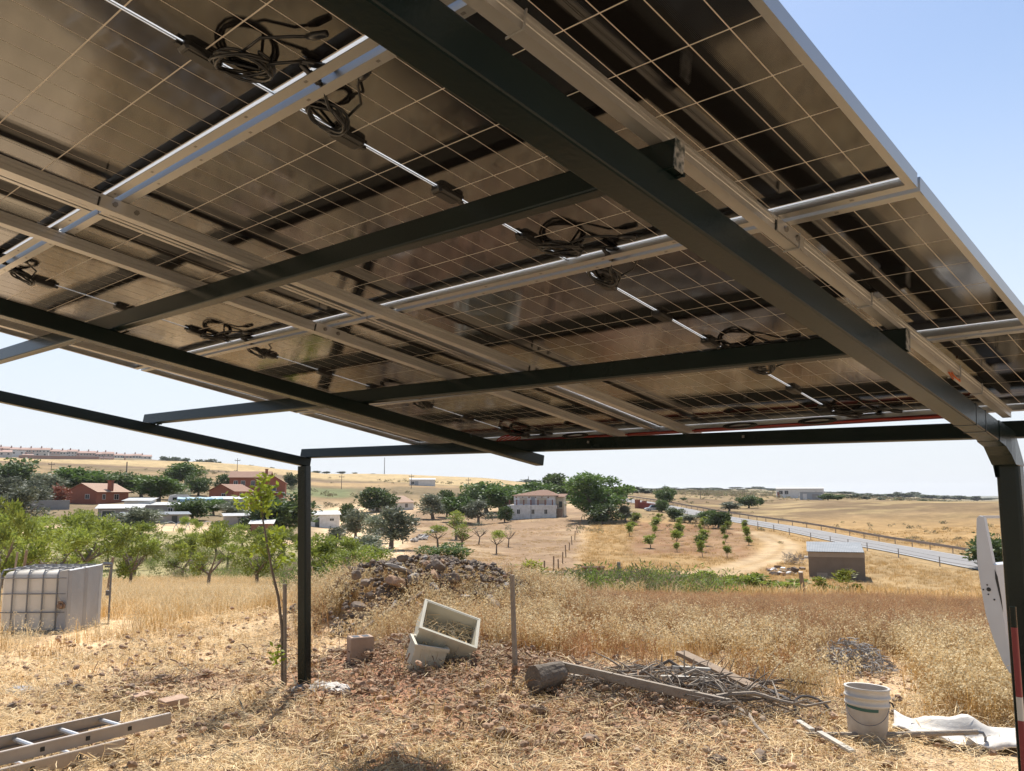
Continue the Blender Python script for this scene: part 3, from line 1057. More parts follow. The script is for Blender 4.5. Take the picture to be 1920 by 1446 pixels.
x, y, d = sample(1500, 17, 40, 900, 1330, lambda x, y, d, u: ss(.35, .6, fbm(x / 2.5, y / 2.5, 87, 3)), 44, .8)
scatter('ditch_straw', P_gl + P_oat[:1], x, y, RNG.uniform(.5, 1.1, len(x)), 'dry straw standing between the green weeds')
# ------------------------------------------------------------------ solar roof: steel frame
m_green = mat('dark_green_paint', (.004, .009, .008), .27, 0, .26, noise=(5, (.006, .013, .011), 1.0, 8), bump=(60, .05))
m_chip = mat('chipped_paint', (.02, .03, .028), .6, noise=(60, (.30, .29, .27), .5, 8))
m_alu = mat('mill_aluminium', (.50, .49, .47), .42, .75, noise=(3, (.42, .41, .40), 1), bump=(120, .04))
m_frame = mat('anodised_frame', (.44, .43, .42), .36, .85, noise=(2, (.38, .38, .37), 1))
m_bolt = mat('bolt', (.22, .21, .20), .45, .8)
m_black = mat('black_plastic', (.012, .012, .013), .38)
m_cable = mat('black_cable', (.010, .010, .011), .3)
m_redc = mat('red_cable', (.28, .02, .012), .45)
m_orange = mat('orange_cable', (.45, .10, .02), .5)


def cellmat():
    m = bpy.data.materials.new('silicon_cell')
    m.use_nodes = True
    t = m.node_tree
    b = t.nodes['Principled BSDF']
    b.inputs['Base Color'].default_value = (.010, .009, .009, 1)
    b.inputs['Roughness'].default_value = .11
    b.inputs['IOR'].default_value = 1.78
    tc = t.nodes.new('ShaderNodeTexCoord')
    wv = t.nodes.new('ShaderNodeTexWave')
    wv.bands_direction = 'X'
    wv.inputs['Scale'].default_value = 90
    wv.inputs['Distortion'].default_value = .6
    t.links.new(tc.outputs['Object'], wv.inputs['Vector'])
    nz = t.nodes.new('ShaderNodeTexNoise')
    nz.inputs['Scale'].default_value = 55
    t.links.new(tc.outputs['Object'], nz.inputs['Vector'])
    ad = t.nodes.new('ShaderNodeMath')
    ad.operation = 'ADD'
    t.links.new(wv.outputs['Fac'], ad.inputs[0])
    t.links.new(nz.outputs['Fac'], ad.inputs[1])
    bp = t.nodes.new('ShaderNodeBump')
    bp.inputs['Strength'].default_value = .016
    bp.inputs['Distance'].default_value = .002
    t.links.new(ad.outputs[0], bp.inputs['Height'])
    t.links.new(bp.outputs['Normal'], b.inputs['Normal'])
    oi = t.nodes.new('ShaderNodeObjectInfo')
    mr = t.nodes.new('ShaderNodeMapRange')
    mr.inputs['To Min'].default_value = .03
    mr.inputs['To Max'].default_value = .07
    t.links.new(oi.outputs['Random'], mr.inputs['Value'])
    t.links.new(mr.outputs['Result'], b.inputs['Roughness'])
    return m


m_cell = cellmat()
m_grid = mat('white_grid_print', (.78, .67, .54), .35, 0, .5, trans=.45)
m_clear = mat('clear_strip', (.86, .88, .9), .3, 0, .5, trans=.62)

canopy = thing('steel_canopy', 'dark green welded steel frame on posts holding up the solar panel roof', 'canopy', (0, 0, 0))
canopy.matrix_world = Matrix.Translation((-6.25, 4.15, 0))
CI = canopy.matrix_world.inverted()


def rp(x, t, d):
    """roof coordinates (across, down the slope, depth below the glass) to canopy-local position"""
    return CI @ (RM @ Vector((x, t, -d)))


NUP = RM.to_3x3() @ Vector((0, 0, 1))


def lin(t, t0, x0, t1, x1):
    return x0 + (x1 - x0) * (t - t0) / (t1 - t0)


def steel(name, p0, p1, wd, d0, d1, r=.006):
    mb = MB().beam(rp(p0[0], p0[1], (d0 + d1) / 2), rp(p1[0], p1[1], (d0 + d1) / 2), wd, d1 - d0, NUP, r)
    return mb.build(name, m_green, canopy)


# beams running down the slope
steel('long_beam', (lin(-1.6, 1.84, -6.49, 4.17, -6.31), -1.6), (-6.30, 4.235), .075, .16, .235)
steel('long_beam', (lin(-1.6, 1.1, -3.99, 4.48, -3.86), -1.6), (-3.86, 4.485), .075, .16, .232)
steel('long_beam', (lin(-1.6, 1.2, -1.062, 4.2, -1.006), -1.6), (-1.004, 4.30), .084, .16, .25)
# cross beams on top of them
steel('cross_beam', (-.55, 4.565), (-6.385, 4.215), .042, .08, .158)
steel('cross_beam', (-.982, 3.115), (-6.52, 2.875), .042, .08, .158)
steel('cross_beam', (-.997, 1.665), (-8.6, 1.46), .042, .08, .158)
steel('cross_beam', (-1.01, .21), (-8.6, .05), .042, .08, .158)
for x, t in ((-.9815, 3.115), (-.9965, 1.665)):   # cut ends with chipped paint
    mb = MB().beam(rp(x, t, .119), rp(x + .0025, t, .119), .040, .076, NUP)
    mb.build('end_cap', m_chip, canopy)
# bolts on the cross beam under the rails
for x, t in ((-2.3, 4.445), (-3.35, 4.382)):
    MB().beam(rp(x, t - .021, .115), rp(x, t - .028, .115), .014, .014, NUP).build('bolt', m_bolt, canopy)

# weld beads where the cross beams sit on the sloping beams
rw_ = random.Random(2)
for xb, ts in ((-1.03, (1.664, 3.114)), (-3.92, (1.60, 2.985, 4.365)), (-6.33, (1.545, 2.882))):
    for tb in ts:
        for sgn in (-1, 1):
            pts = [rp(xb + .038 * (k / 5 - 1), tb + sgn * .0225, .1585 + rw_.uniform(-.0012, .0012)) for k in range(11)]
            MB().tube(pts, [.0042 + rw_.uniform(-.001, .0012) for _ in pts], 6).build('weld_bead', m_green, canopy)

# left post with concrete footing
pl = Vector((-6.262, 4.147, 0))
gl = gz(pl.x, pl.y)
top = RM @ Vector((-6.285, 4.19, -.236))
mb = MB().beam(CI @ Vector((pl.x, pl.y, gl - .2)), CI @ Vector((top.x, top.y, top.z)), .085, .085, (.35, -.94, 0), .012)
mb.build('post', m_green, canopy)
m_conc = mat('concrete', (.34, .32, .30), .95, noise=(9, (.22, .21, .20), 1.1, 6), bump=(25, .6))
mb = MB()
pc = CI @ Vector((pl.x, pl.y, gl))
mb.rock((pc.x + .06, pc.y - .06, pc.z - .03), (.17, .16, .09), random.Random(3))
mb.build('footing', m_conc, canopy)
# right post, bent head and seam lines
pr_ = Vector((-1.012, 4.43, 0))
gr = gz(pr_.x, pr_.y)
tp = RM @ Vector((-1.012, 4.36, -.20))
mb = MB().beam(CI @ Vector((pr_.x, pr_.y, gr - .3)), CI @ Vector((pr_.x, pr_.y, tp.z - .10)), .098, .10, (0, -1, 0), .018)
mb.build('post', m_green, canopy)
mb = MB()
rings = []
for t, d, dz, hh in ((4.18, .205, 0, .092), (4.27, .207, 0, .094), (4.34, .22, -.02, .12), (4.40, .235, -.05, .15)):
    c = rp(lin(t, 1.2, -1.062, 4.2, -1.006), t, d)
    w2 = .0445 + (.004 if t > 4.3 else 0)
    u = CI.to_3x3() @ NUP
    rings.append([c + Vector((sx * w2, 0, 0)) + u * (sz * hh / 2) for sx, sz in ((1, 1), (-1, 1), (-1, -1), (1, -1))])
c = CI @ Vector((pr_.x, pr_.y, tp.z - .12))
rings.append([c + Vector((sx * .05, sy * .052, 0)) for sx, sy in ((1, 1), (-1, 1), (-1, -1), (1, -1))])
mb.loft(rings)
mb.build('elbow', m_green, canopy)
mb = MB()
g0 = CI @ Vector((pr_.x, pr_.y - .03, tp.z))
mb.loft([[g0 + Vector((-.048, yy, .03)), g0 + Vector((-.048, yy, -.17)), g0 + Vector((-.062, yy, -.06)), g0 + Vector((-.075, yy, .0))] for yy in (-.03, .03)])
mb.build('gusset', m_green, canopy)
for t in (3.87, 3.995):
    c = rp(lin(t, 1.2, -1.062, 4.2, -1.006), t, .205)
    c2 = rp(lin(t, 1.2, -1.062, 4.2, -1.006), t + .006, .205)
    MB().beam(c, c2, .0865, .0925, NUP).build('weld_seam', m_black, canopy)

# ------------------------------------------------------------------ aluminium rails under the panels


def rail(name, label, t0, x0, t1, x1, wd, splices, clips):
    root = thing(name, label, 'rail', group='aluminium mounting rails')
    root.matrix_world = RM @ Matrix.Translation((x0, t0, -.058))
    I = root.matrix_world.inverted()

    def L(x, t, d):
        return I @ (RM @ Vector((x, t, -d)))
    up = Vector((0, 0, 1))
    mb = MB()
    hw = wd / 2
    # extruded profile with lips and grooves, lofted along the slope
    prof = [(-hw, -.0775), (hw, -.0775), (hw, -.062), (hw - .002, -.0605), (hw - .002, -.0585), (hw, -.057), (hw, -.047), (hw + .004, -.0455), (hw + .004, -.038), (hw, -.0362),
            (-hw, -.0362), (-hw - .004, -.038), (-hw - .004, -.0455), (-hw, -.047), (-hw, -.057), (-hw + .002, -.0585), (-hw + .002, -.0605), (-hw, -.062)]
    rings = []
    for t, x in ((t0, x0), (t1, x1)):
        rings.append([L(x + px, t, -pz) for px, pz in prof])
    mb.loft(rings)
    mb.build('profile', m_alu, root)
    for t in splices:
        x = lin(t, t0, x0, t1, x1)
        mb = MB()
        for t_, x_ in ((t, x), (t + .16, lin(t + .16, t0, x0, t1, x1))):
            pass
        a, b = L(x + hw + .0035, t, .0555), L(lin(t + .16, t0, x0, t1, x1) + hw + .0035, t + .16, .0555)
        mb.beam(a, b, .003, .040, up)
        mb.build('splice_plate', m_alu, root)
        a, b = L(x + hw + .0003, t - .006, .057), L(x + hw + .0003, t - .001, .057)
        MB().beam(a, b, .003, .040, up).build('seam', m_black, root)
        for q in (.045, .115):
            xx = lin(t + q, t0, x0, t1, x1) + hw
            c = L(xx + .0045, t + q, .055)
            bm = MB()
            bm.loft([[c + Vector((s, .009 * math.cos(k * math.pi / 3), .009 * math.sin(k * math.pi / 3))) for k in range(6)] for s in (0, .007)])
            bm.build('bolt', m_bolt, root)
    for t in clips:
        x = lin(t, t0, x0, t1, x1)
        bm = MB()
        e = .003
        for dx0, d0, dx1, d1 in ((hw + .006, .034, hw + .006, .0805), (hw + .006, .0805, -hw - .006, .0805)):
            bm.beam(L(x + dx0, t, d0), L(x + dx1, t, d1), .005, .003, (0, 1, 0))
        bm.build('wire_clip', m_alu, root)
    return root


rail('mounting_rail', 'aluminium mounting rail just right of the main green beam, with wire clips', -1.7, lin(-1.7, 1.2, -1.058, 4.2, -1.004), 4.47, -1.0, .036, (2.20,), (1.166, 2.33, 2.85, 3.74, 4.02))
rail('mounting_rail', 'grooved aluminium rail carrying the inner end of the right panel row', -1.7, lin(-1.7, .75, -2.785, 4.52, -2.675), 4.56, -2.675, .040, (1.03, 3.05), ())
rail('mounting_rail', 'plain aluminium rail carrying the inner end of the left panel row', -1.7, lin(-1.7, .86, -3.275, 4.52, -3.16), 4.55, -3.16, .044, (2.17,), ())
rail('mounting_rail', 'outermost aluminium rail above the left green beam', -1.7, lin(-1.7, 1.4, -4.87, 4.5, -4.76), 4.60, -4.757, .040, (), ())

# ------------------------------------------------------------------ solar panels
PL, PWD, PP, T1 = 2.278, 1.134, 1.154, 2.234
me_cell = MB().box((0, 0, .0029), (.0897, .1801, .0068)).mesh('cell', m_cell)


def frame_mesh():
    mb = MB()
    X, Y, th, fl, h = PL / 2, PWD / 2, .0022, .027, .034
    mb.bounds(-X, X, -Y, -Y + th, -h, .0065)
    mb.bounds(-X, X, Y - th, Y, -h, .0065)
    mb.bounds(-X, -X + th, -Y + th, Y - th, -h, .0065)
    mb.bounds(X - th, X, -Y + th, Y - th, -h, .0065)
    # inward flanges at the bottom
    mb.bounds(-X + .0005, X - .0005, -Y + th, -Y + fl, -h, -h + .002)
    mb.bounds(-X + .0005, X - .0005, Y - fl, Y - th, -h, -h + .002)
    mb.bounds(-X + th, -X + fl - .006, -Y + fl, Y - fl, -h, -h + .002)
    mb.bounds(X - fl + .006, X - th, -Y + fl, Y - fl, -h, -h + .002)
    # drain and earthing holes shown as dark plugs
    for sx in np.linspace(-.95, .95, 8):
        for sy in (-1, 1):
            mb.box((sx + sy * .03, sy * (Y - .014), -h - .0003), (.011, .007, .0006), None, 1)
    return mb.mesh('frame', [m_frame, m_bolt])


me_frame = frame_mesh()
me_lam = MB().bounds(-1.1262, -.0085, -.554, .554, 0, .005).bounds(.0085, 1.1262, -.554, .554, 0, .005).mesh('laminate', m_grid)
me_strip = MB().bounds(-.0078, .0078, -PWD / 2 + .0024, PWD / 2 - .0024, .001, .0046).mesh('centre_strip', m_clear)
me_edge = MB().bounds(-PL / 2 + .0024, PL / 2 - .0024, -PWD / 2 + .0024, -.5542, .001, .0046).bounds(-PL / 2 + .0024, PL / 2 - .0024, .5542, PWD / 2 - .0024, .001, .0046).bounds(-PL / 2 + .0024, -1.1264, -.554, .554, .001, .0046).bounds(1.1264, PL / 2 - .0024, -.554, .554, .001, .0046).mesh('edge_strip', m_clear)
me_wire = MB().bounds(-.0012, .0012, -PWD / 2 + .003, PWD / 2 - .003, -.0012, .0006).mesh('busbar', m_bolt)


def jbox():
    mb = MB()
    r = []
    for z, k in ((0, 1), (-.012, 1), (-.017, .86)):
        r.append([(x * k, y * k if abs(y) < 1 else y, z) for x, y in ((.016, -.048), (.024, -.040), (.024, .040), (.016, .048), (-.016, .048), (-.024, .040), (-.024, -.040), (-.016, -.048))])
    mb.loft(r)
    mb.bounds(-.012, .012, -.034, .034, -.0185, -.0168)
    mb.bounds(-.006, .006, .047, .062, -.012, -.004)
    return mb.mesh('junction_box', m_black)


me_jb = jbox()


def coil(seed, R, turns, far):
    """a spare lead wound into a loose ring, tied to the frame, ending in a plug"""
    r = random.Random(seed)
    mb = MB()
    pts = []
    n = int(turns * 18)
    for k in range(n + 1):
        a = k / 18 * 2 * math.pi
        w1 = 1 + .10 * math.sin(a * .37 + seed)
        pts.append((R * w1 * math.cos(a), R * .92 * w1 * math.sin(a), -.0035 * (k / 18) - .010 * math.sin(a) + .006 * math.sin(a * 2.3 + seed)))
    mb.tube(pts, .0040, 7)
    # lead from the junction box
    p = pts[0]
    mb.tube([(-.075, -.075 * far, .03), (-.06, -.03 * far, .015), (-.02, .055 * far, 0), p], .0042, 6)
    # tail with plug crossing to the neighbour
    q = pts[-1]
    e = Vector((R + .045, .085 * far, -.006))
    mb.tube([q, Vector((R * .95, .03 * far, -.012)), e], .0042, 6)
    d = Vector((.02, .11 * far, 0)).normalized()
    mb.tube([e, e + d * .012, e + d * .013, e + d * .045, e + d * .046, e + d * .075], [.006, .006, .0095, .0095, .007, .006], 8)
    # little second tail
    mb.tube([(R * .8, R * .5 * -far, .0), (R + .05, -.02 * far, .02), (R + .10, .03 * far, .022), (R + .13, .045 * far, .018)], .0036, 6)
    mb.tube([(R + .13, .045 * far, .018), (R + .15, .052 * far, .016), (R + .185, .06 * far, .014)], [.006, .010, .008], 8)
    return mb.mesh('cable_coil', m_cable, True)


me_coilA = coil(2, .070, 4.2, 1)
me_coilB = coil(5, .056, 3.2, -1)
row_name = {0: 'right row', 1: 'left row'}
where = {-1: 'nearest overhead', 0: 'second from the camera', 1: 'third from the camera', 2: 'fourth from the camera', 3: 'at the low far edge'}


def panel(row, n):
    cx = (-1.797, -4.084)[row]
    tc = T1 + (n - 2) * PP + .01 + PWD / 2
    lab = 'framed bifacial solar panel of the %s, %s' % (row_name[row], where[n])
    root = thing('solar_panel', lab, 'solar panel', group='solar panels forming the roof')
    root.matrix_world = RM @ Matrix.Translation((cx, tc, 0))
    put('frame', me_frame, root)
    put('laminate', me_lam, root)
    put('centre_strip', me_strip, root)
    put('busbar', me_wire, root)
    put('edge_strip', me_edge, root)
    for sx in (-1, 1):
        for i in range(12):
            for k in range(6):
                put('cell', me_cell, root, loc=(sx * (.0535 + .093 * i), -.552 + .092 + .184 * k, 0))
    for k in (1, 3, 5):
        put('junction_box', me_jb, root, loc=(0, -.552 + .184 * k, -.001), rot=(0, 0, 0 if k < 4 else math.pi))
    put('cable_coil', me_coilA, root, loc=(.085, .432, -.022), rot=(.30, .12, 0))
    put('cable_coil', me_coilB, root, loc=(.075, -.478, -.024), rot=(-.15, .10, 0))


for row in (0, 1):
    for n in (-1, 0, 1, 2, 3):
        panel(row, n)

# red conduit, cable bundle and loose orange leads at the low edge
TE = 4.575


def low_edge(name, label, cat, x0, x1, d, r, m, t=TE, sag=0):
    pts = [RM @ Vector((x0 + (x1 - x0) * k / 24, t, -d - sag * math.sin(k * math.pi / 3.0) ** 2)) for k in range(25)]
    o = Vector(pts[0])
    MB().tube([p - o for p in pts], r, 8).build(name, m, loc=o, label=label, cat=cat)


low_edge('conduit', 'dark red conduit running along the low edge of the roof', 'conduit', -1.1, -5.0, .047, .0125, mat('dark_red_conduit', (.16, .028, .026), .4), 4.49)
low_edge('cable', 'thin red cable tied below the low panel edge', 'cable', -1.15, -4.85, .050, .0045, m_redc, 4.465, .004)
o = RM @ Vector((-4.12, 4.42, -.05))
mb = MB()
for k in range(3):
    mb.tube([(.11 * math.cos(a) + .012 * k, .03 * math.sin(a) - .01 * k, .035 * math.sin(a + .5 * k)) for a in np.linspace(0, 6.0, 20)], .005, 6)
mb.build('cable', m_redc, loc=o, label='bundle of red leads hanging at the far left corner of the roof', cat='cable')
o = RM @ Vector((-1.0, 3.68, -.075))
mb = MB()
for k in range(2):
    mb.tube([(-.028 + .006 * k, -.02 + .01 * k, .03), (-.01 + .010 * k, .01 * k, -.012 - .006 * k), (-.018 + .016 * k, .06 + .03 * k, -.022 - .008 * (k % 2)), (-.03, .13 + .03 * k, .02)], .0035, 6)
mb.build('cable', m_orange, loc=o, label='short orange leads dangling from the right-hand rail near the post', cat='cable')
for x in (-1.9, -2.35, -3.55):
    o = RM @ Vector((x, 4.44, -.045))
    mb = MB()
    for k in range(3):
        mb.tube([(.09 * math.cos(a) + .01 * k, .012 * math.sin(a) + .008 * k, .014 * math.sin(a)) for a in np.linspace(0, 6.3, 18)], .0048, 6)
    mb.build('cable', m_cable, loc=o, label={-1.9: 'black leads looped under the low edge, nearest the right post', -2.35: 'black leads looped under the low edge, middle bundle', -3.55: 'black leads looped under the low edge, left of both end rails'}[x], cat='cable')
# ------------------------------------------------------------------ things lying in the yard


def facing(u, turn=0.0):
    """heading that turns local +Y away from the camera, local +X to the right"""
    return -azim(u) + turn


m_wood = mat('grey_timber', (.24, .19, .145), .85, noise=(14, (.36, .30, .23), 1.3, 8), bump=(40, .4))
m_wood2 = mat('brown_timber', (.20, .135, .085), .85, noise=(10, (.30, .22, .15), 1.3, 8), bump=(40, .4))
m_bark = mat('bark', (.11, .085, .065), .95, noise=(9, (.22, .18, .14), 1.2, 8), bump=(18, 1.0))
m_whitewood = mat('pale_lath', (.52, .49, .43), .8, noise=(12, (.40, .36, .30), 1.2))
m_stone = mat('field_stone', (.105, .075, .055), .9, noise=(3.2, (.27, .20, .145), 1.3, 8), bump=(12, .8), obj_rand=.3)
m_slab = mat('pale_slab', (.32, .275, .225), .9, noise=(5, (.28, .25, .22), 1.2, 8), bump=(14, .6))
m_rust = mat('rusty_stone', (.30, .16, .09), .9, noise=(4, (.40, .26, .16), 1.2, 8), bump=(12, .7))
m_brick = mat('old_brick', (.36, .22, .14), .9, noise=(10, (.50, .36, .26), 1.2, 6), bump=(30, .4))
m_block = mat('clay_block', (.36, .24, .165), .9, noise=(6, (.46, .34, .25), 1.2, 6), bump=(20, .4))
m_ladder = mat('ladder_aluminium', (.46, .40, .35), .5, .45, noise=(5, (.36, .30, .25), 1.1))
m_rung = mat('bright_rung', (.72, .71, .70), .4, .4)

# aluminium extension ladder, two sections lying one on the other
p1, p0 = gpt(318, 1396), gpt(-30, 1488)
dv = Vector((p1.x - p0.x, p1.y - p0.y, 0)).normalized()
far0 = gpt(270, 1360)
wv = Vector((-dv.y, dv.x, 0))
if wv.dot(far0 - p1) < 0:
    wv = -wv
ang = math.atan2(dv.y, dv.x)
lad = thing('extension_ladder', 'aluminium extension ladder lying flat on the straw at the lower left', 'ladder', p1 + Vector((0, 0, .045)), ang)
sw = 1 if wv.dot(Vector((-dv.y, dv.x, 0))) > 0 else -1
for sec, (x_end, y0, z0, hh, wd) in enumerate(((0, 0.0, .085, .072, .36), (-.36, -.055, .0, .075, .46))):
    for y in (y0, y0 + wd):
        if sec == 0 and y == y0 + wd:
            xe = -.16
        else:
            xe = x_end
        mb = MB()
        L0 = -2.6
        s_ = 1 if y == y0 else -1
        # C-shaped stile: web and two flanges
        mb.bounds(L0, xe, sw * y - .002, sw * y + .002, z0, z0 + hh)
        mb.bounds(L0, xe, min(sw * y + .002, sw * (y + s_ * .024)), max(sw * y - .002, sw * (y + s_ * .024)), z0 + hh - .0005, z0 + hh + .0025)
        mb.bounds(L0, xe, min(sw * y + .002, sw * (y + s_ * .024)), max(sw * y - .002, sw * (y + s_ * .024)), z0 - .0025, z0 + .0005)
        mb.build('stile', m_ladder, lad)
    for k in range(9):
        x = x_end - .30 - .28 * k
        mb = MB().tube([(x, sw * (y0 + .002), z0 + hh * .5), (x, sw * (y0 + wd - .002), z0 + hh * .5)], .0145, 8)
        mb.build('rung', m_rung, lad)
        MB().box((x, sw * (y0 - .0035), z0 + hh * .5), (.026, .003, .026)).build('rung_end', m_black, lad)

# overturned liquid tank (IBC) in its cage
m_tank = mat('milky_tank', (.82, .77, .68), .45, 0, .4, noise=(1.4, (.60, .53, .43), 1.2), trans=.15)
m_cage = mat('cage_bar', (.20, .20, .205), .5, .5)
m_pan = mat('steel_pallet', (.27, .275, .285), .55, .35, noise=(2.5, (.36, .36, .37), 1.3, 6), bump=(6, .3))
uL, uC = -16, 118
tc0 = gpt(118, 1188)
tank = thing('tank_container', 'white liquid tank in a steel cage tipped on its side in the grass', 'tank', tc0 - Vector((0, 0, .05)), facing(118, -.45))
tank.scale = (.93, .93, .93)
# local: x to the right (its bottom end at x=0), y away, z up; the body lies to the left of x=0
BW, BD, BH = .98, 1.15, .98
mb = MB()
rings = []
for x, k in ((-BW, .86), (-BW + .05, .97), (-BW + .10, 1), (-.10, 1), (-.03, .985), (0, .93)):
    rr = .10
    pr2 = []
    for cy, cz, a0 in ((BD - rr - .03, BH - rr - .03, 0), (rr + .03, BH - rr - .03, 90), (rr + .03, rr + .03, 180), (BD - rr - .03, rr + .03, 270)):
        for q in range(4):
            t = rad(a0 + 30 * q)
            pr2.append((cy + rr * math.cos(t), cz + rr * math.sin(t)))
    cy, cz = BD / 2, BH / 2
    rings.append([(x, cy + (y - cy) * k, cz + (z - cz) * k) for y, z in pr2])
mb.loft(rings)
mb.build('bottle', m_tank, tank, True)
for x in (-BW + .02, -.78, -.56, -.34, -.13):
    mb = MB().tube([(x, 0, .02), (x, 0, BH - .07), (x, .05, BH - .01), (x, BD - .05, BH - .01), (x, BD, BH - .07), (x, BD, .03)], .0115, 8)
    mb.build('cage_bar', m_cage, tank)
for z in (.10, .36, .63, .86):
    MB().tube([(-BW, -.012, z), (.01, -.012, z)], .009, 6).build('cage_bar', m_cage, tank)
for y in (.2, .45, .7, .95):
    MB().tube([(-BW, y, BH + .004), (.01, y, BH + .004)], .009, 6).build('cage_bar', m_cage, tank)
mb = MB()
mb.loft([[(x, y, z) for x, z in ((-.10, -.0), (-.10, .30), (-.05, .36), (-.05, .52), (-.10, .60), (-.10, BH - .02), (.03, BH), (.03, 0))] for y in (-.016, .0)])
mb.build('corner_plate', m_pan, tank)
mb = MB()
rings = []
for y, dx in ((0, 0), (.05, .03), (.42, .035), (.46, .0), (.52, .0), (.56, .035), (.98, .035), (BD, .0)):
    rings.append([(.028, y, .0), (.035 + dx, y, .01), (.035 + dx, y, BH - .01), (.028, y, BH)])
mb.loft(rings)
mb.build('pallet_pan', m_pan, tank)
mb = MB()
for z in (.02, BH - .05):
    mb.tube([(.07, BD - .02, z), (.17, BD - .02, z), (.17, BD + .02, z)], .014, 6)
mb.tube([(.17, BD, .0), (.17, BD, BH - .02)], .016, 6)
mb.tube([(.05, BD - .03, BH), (.18, BD, BH - .01)], .03, 6)
mb.bounds(.11, .17, BD - .03, BD + .02, BH * .48, BH * .56)
mb.build('pallet_foot', m_cage, tank)
mb = MB().tube([(-.03, -.06, .46), (-.03, .02, .46)], .05, 12)
mb.tube([(-.045, -.10, .46), (-.03, -.06, .46)], .035, 10)
mb.bounds(-.06, .01, -.095, -.075, .50, .53)
mb.build('outlet_valve', mat('valve', (.18, .11, .07), .6), tank)

# bucket
m_bucket = mat('dirty_bucket', (.56, .52, .46), .55, noise=(5, (.36, .27, .18), 1.0, 8), bump=(30, .1))
m_brim = mat('bucket_rim', (.60, .57, .52), .5, noise=(6, (.48, .43, .36), 1.2))
bp_ = gpt(1627, 1391)
buc = thing('bucket', 'dirty white plastic bucket standing on the straw with a dark green band', 'bucket', bp_ + Vector((0, 0, -.005)), facing(1627))
buc.rotation_euler = (rad(-3), rad(2), facing(1627))
mb = MB().lathe([(.001, .004), (.118, .004), (.121, .02), (.137, .235)], 32)
mb.lathe([(.131, .352), (.115, .02), (.001, .016)], 32)
mb.build('body', m_bucket, buc, True)
mb = MB().lathe([(.137, .235), (.146, .238), (.146, .252), (.139, .257), (.139, .285), (.148, .288), (.148, .30), (.141, .304), (.142, .340), (.147, .344), (.147, .354), (.131, .352)], 32)
mb.build('rim', m_brim, buc, True)
mb = MB()
a0, a1 = rad(205), rad(300)
rings = [[(rr * math.cos(a), rr * math.sin(a), z - .012 * math.sin((a - a0) * 1.2)) for rr, z in ((.139, .222), (.1405, .241), (.137, .241), (.136, .222))] for a in np.linspace(a0, a1, 14)]
mb.loft(rings)
mb.build('band', mat('green_band', (.03, .10, .08), .5), buc)
mb = MB().tube([(.139 * math.cos(a), -.139 * abs(math.sin(a)) - .02, .28 - .15 * abs(math.sin(a)) ** .8) for a in np.linspace(rad(8), rad(172), 16)], .0026, 6)
mb.build('handle', m_cage, buc)
MB().tube([(.137, -.02, .27), (.155, -.02, .265), (.163, -.02, .24)], .006, 6).build('handle_lug', m_black, buc)

# hoe with long shaft, laid in front of the bucket
q0, q1 = gpt(1512, 1398), gpt(1835, 1408)
hoe = thing('hoe', 'long wooden-handled hoe lying in front of the bucket', 'hoe', q0 + Vector((0, 0, .06)), math.atan2(q1.y - q0.y, q1.x - q0.x))
hl = (q1 - q0).length
dz = q1.z - q0.z
MB().tube([(0, 0, 0), (hl * .5, .01, dz * .5 + .012), (hl, 0, dz + .05)], [.017, .019, .017], 8).build('shaft', m_wood, hoe)
mb = MB()
for y in (0,):
    rings = []
    for k, (x, z, wd) in enumerate(((hl - .09, dz + .03, .015), (hl - .05, dz - .0, .075), (hl - .02, dz - .06, .10))):
        rings.append([(x - .004, -wd * .2 - .05, z), (x + .004, -wd * .2 - .05, z), (x + .004, wd, z), (x - .004, wd, z)])
    mb.loft(rings)
mb.build('blade', m_brim, hoe)
MB().tube([(hl - .01, 0, dz + .05), (hl + .035, 0, dz + .045), (hl + .045, -.01, dz + .02), (hl + .03, -.02, dz - .07)], [.012, .011, .009, .007], 8).build('neck', m_cage, hoe)


def lying(name, label, cat, u0, v0, u1, v1, wd, ht, m, lift=0.0, lift1=None, group=None, taper=1.0):
    """a board or bar lying on the ground between two picture points"""
    a, b = gpt(u0, v0), gpt(u1, v1)
    a = a + Vector((0, 0, ht / 2 + lift))
    b = b + Vector((0, 0, ht / 2 + (lift if lift1 is None else lift1)))
    o = MB().beam((0, 0, 0), b - a, wd, ht, (0, 0, 1), min(wd, ht) * .12, taper=taper).build(name, m, loc=a, label=label, cat=cat, group=group)
    return o


lying('lath', 'short pale lath lying left of the hoe handle', 'lath', 1498, 1378, 1524, 1397, .04, .02, m_whitewood, .075)
lying('lath', 'pale lath lying in front of the hoe handle', 'lath', 1538, 1402, 1600, 1440, .042, .02, m_whitewood, .075)

# white sheeting beside the right post
m_sheet = mat('white_sheeting', (.72, .68, .62), .7, noise=(7, (.58, .53, .46), 1.2, 6), bump=(9, .5))
s0 = gpt(1830, 1398)
a_ = facing(1830)
mb = MB()
nx, ny = 26, 12
vs = []
for j in range(ny + 1):
    for i in range(nx + 1):
        X_, Y_ = (i / nx - .5) * 1.0, (j / ny - .5) * .40 * (1 - .35 * (1 - i / nx))
        wx = s0.x + X_ * math.cos(a_) - Y_ * math.sin(a_)
        wy = s0.y + X_ * math.sin(a_) + Y_ * math.cos(a_)
        fold = .025 * math.sin(i * .45) * math.sin(j * .5) + .010 * math.sin(i * 1.1 + j * .8) + .012 * math.sin(i * .3 + j * 1.3) + .08 * math.exp(-((j - 9) / 2.5) ** 2)
        vs.append((wx - s0.x, wy - s0.y, gz(wx, wy) - s0.z + .055 + max(fold, -.02)))
mb.add(vs, [(j * (nx + 1) + i, j * (nx + 1) + i + 1, (j + 1) * (nx + 1) + i + 1, (j + 1) * (nx + 1) + i) for j in range(ny) for i in range(nx)])
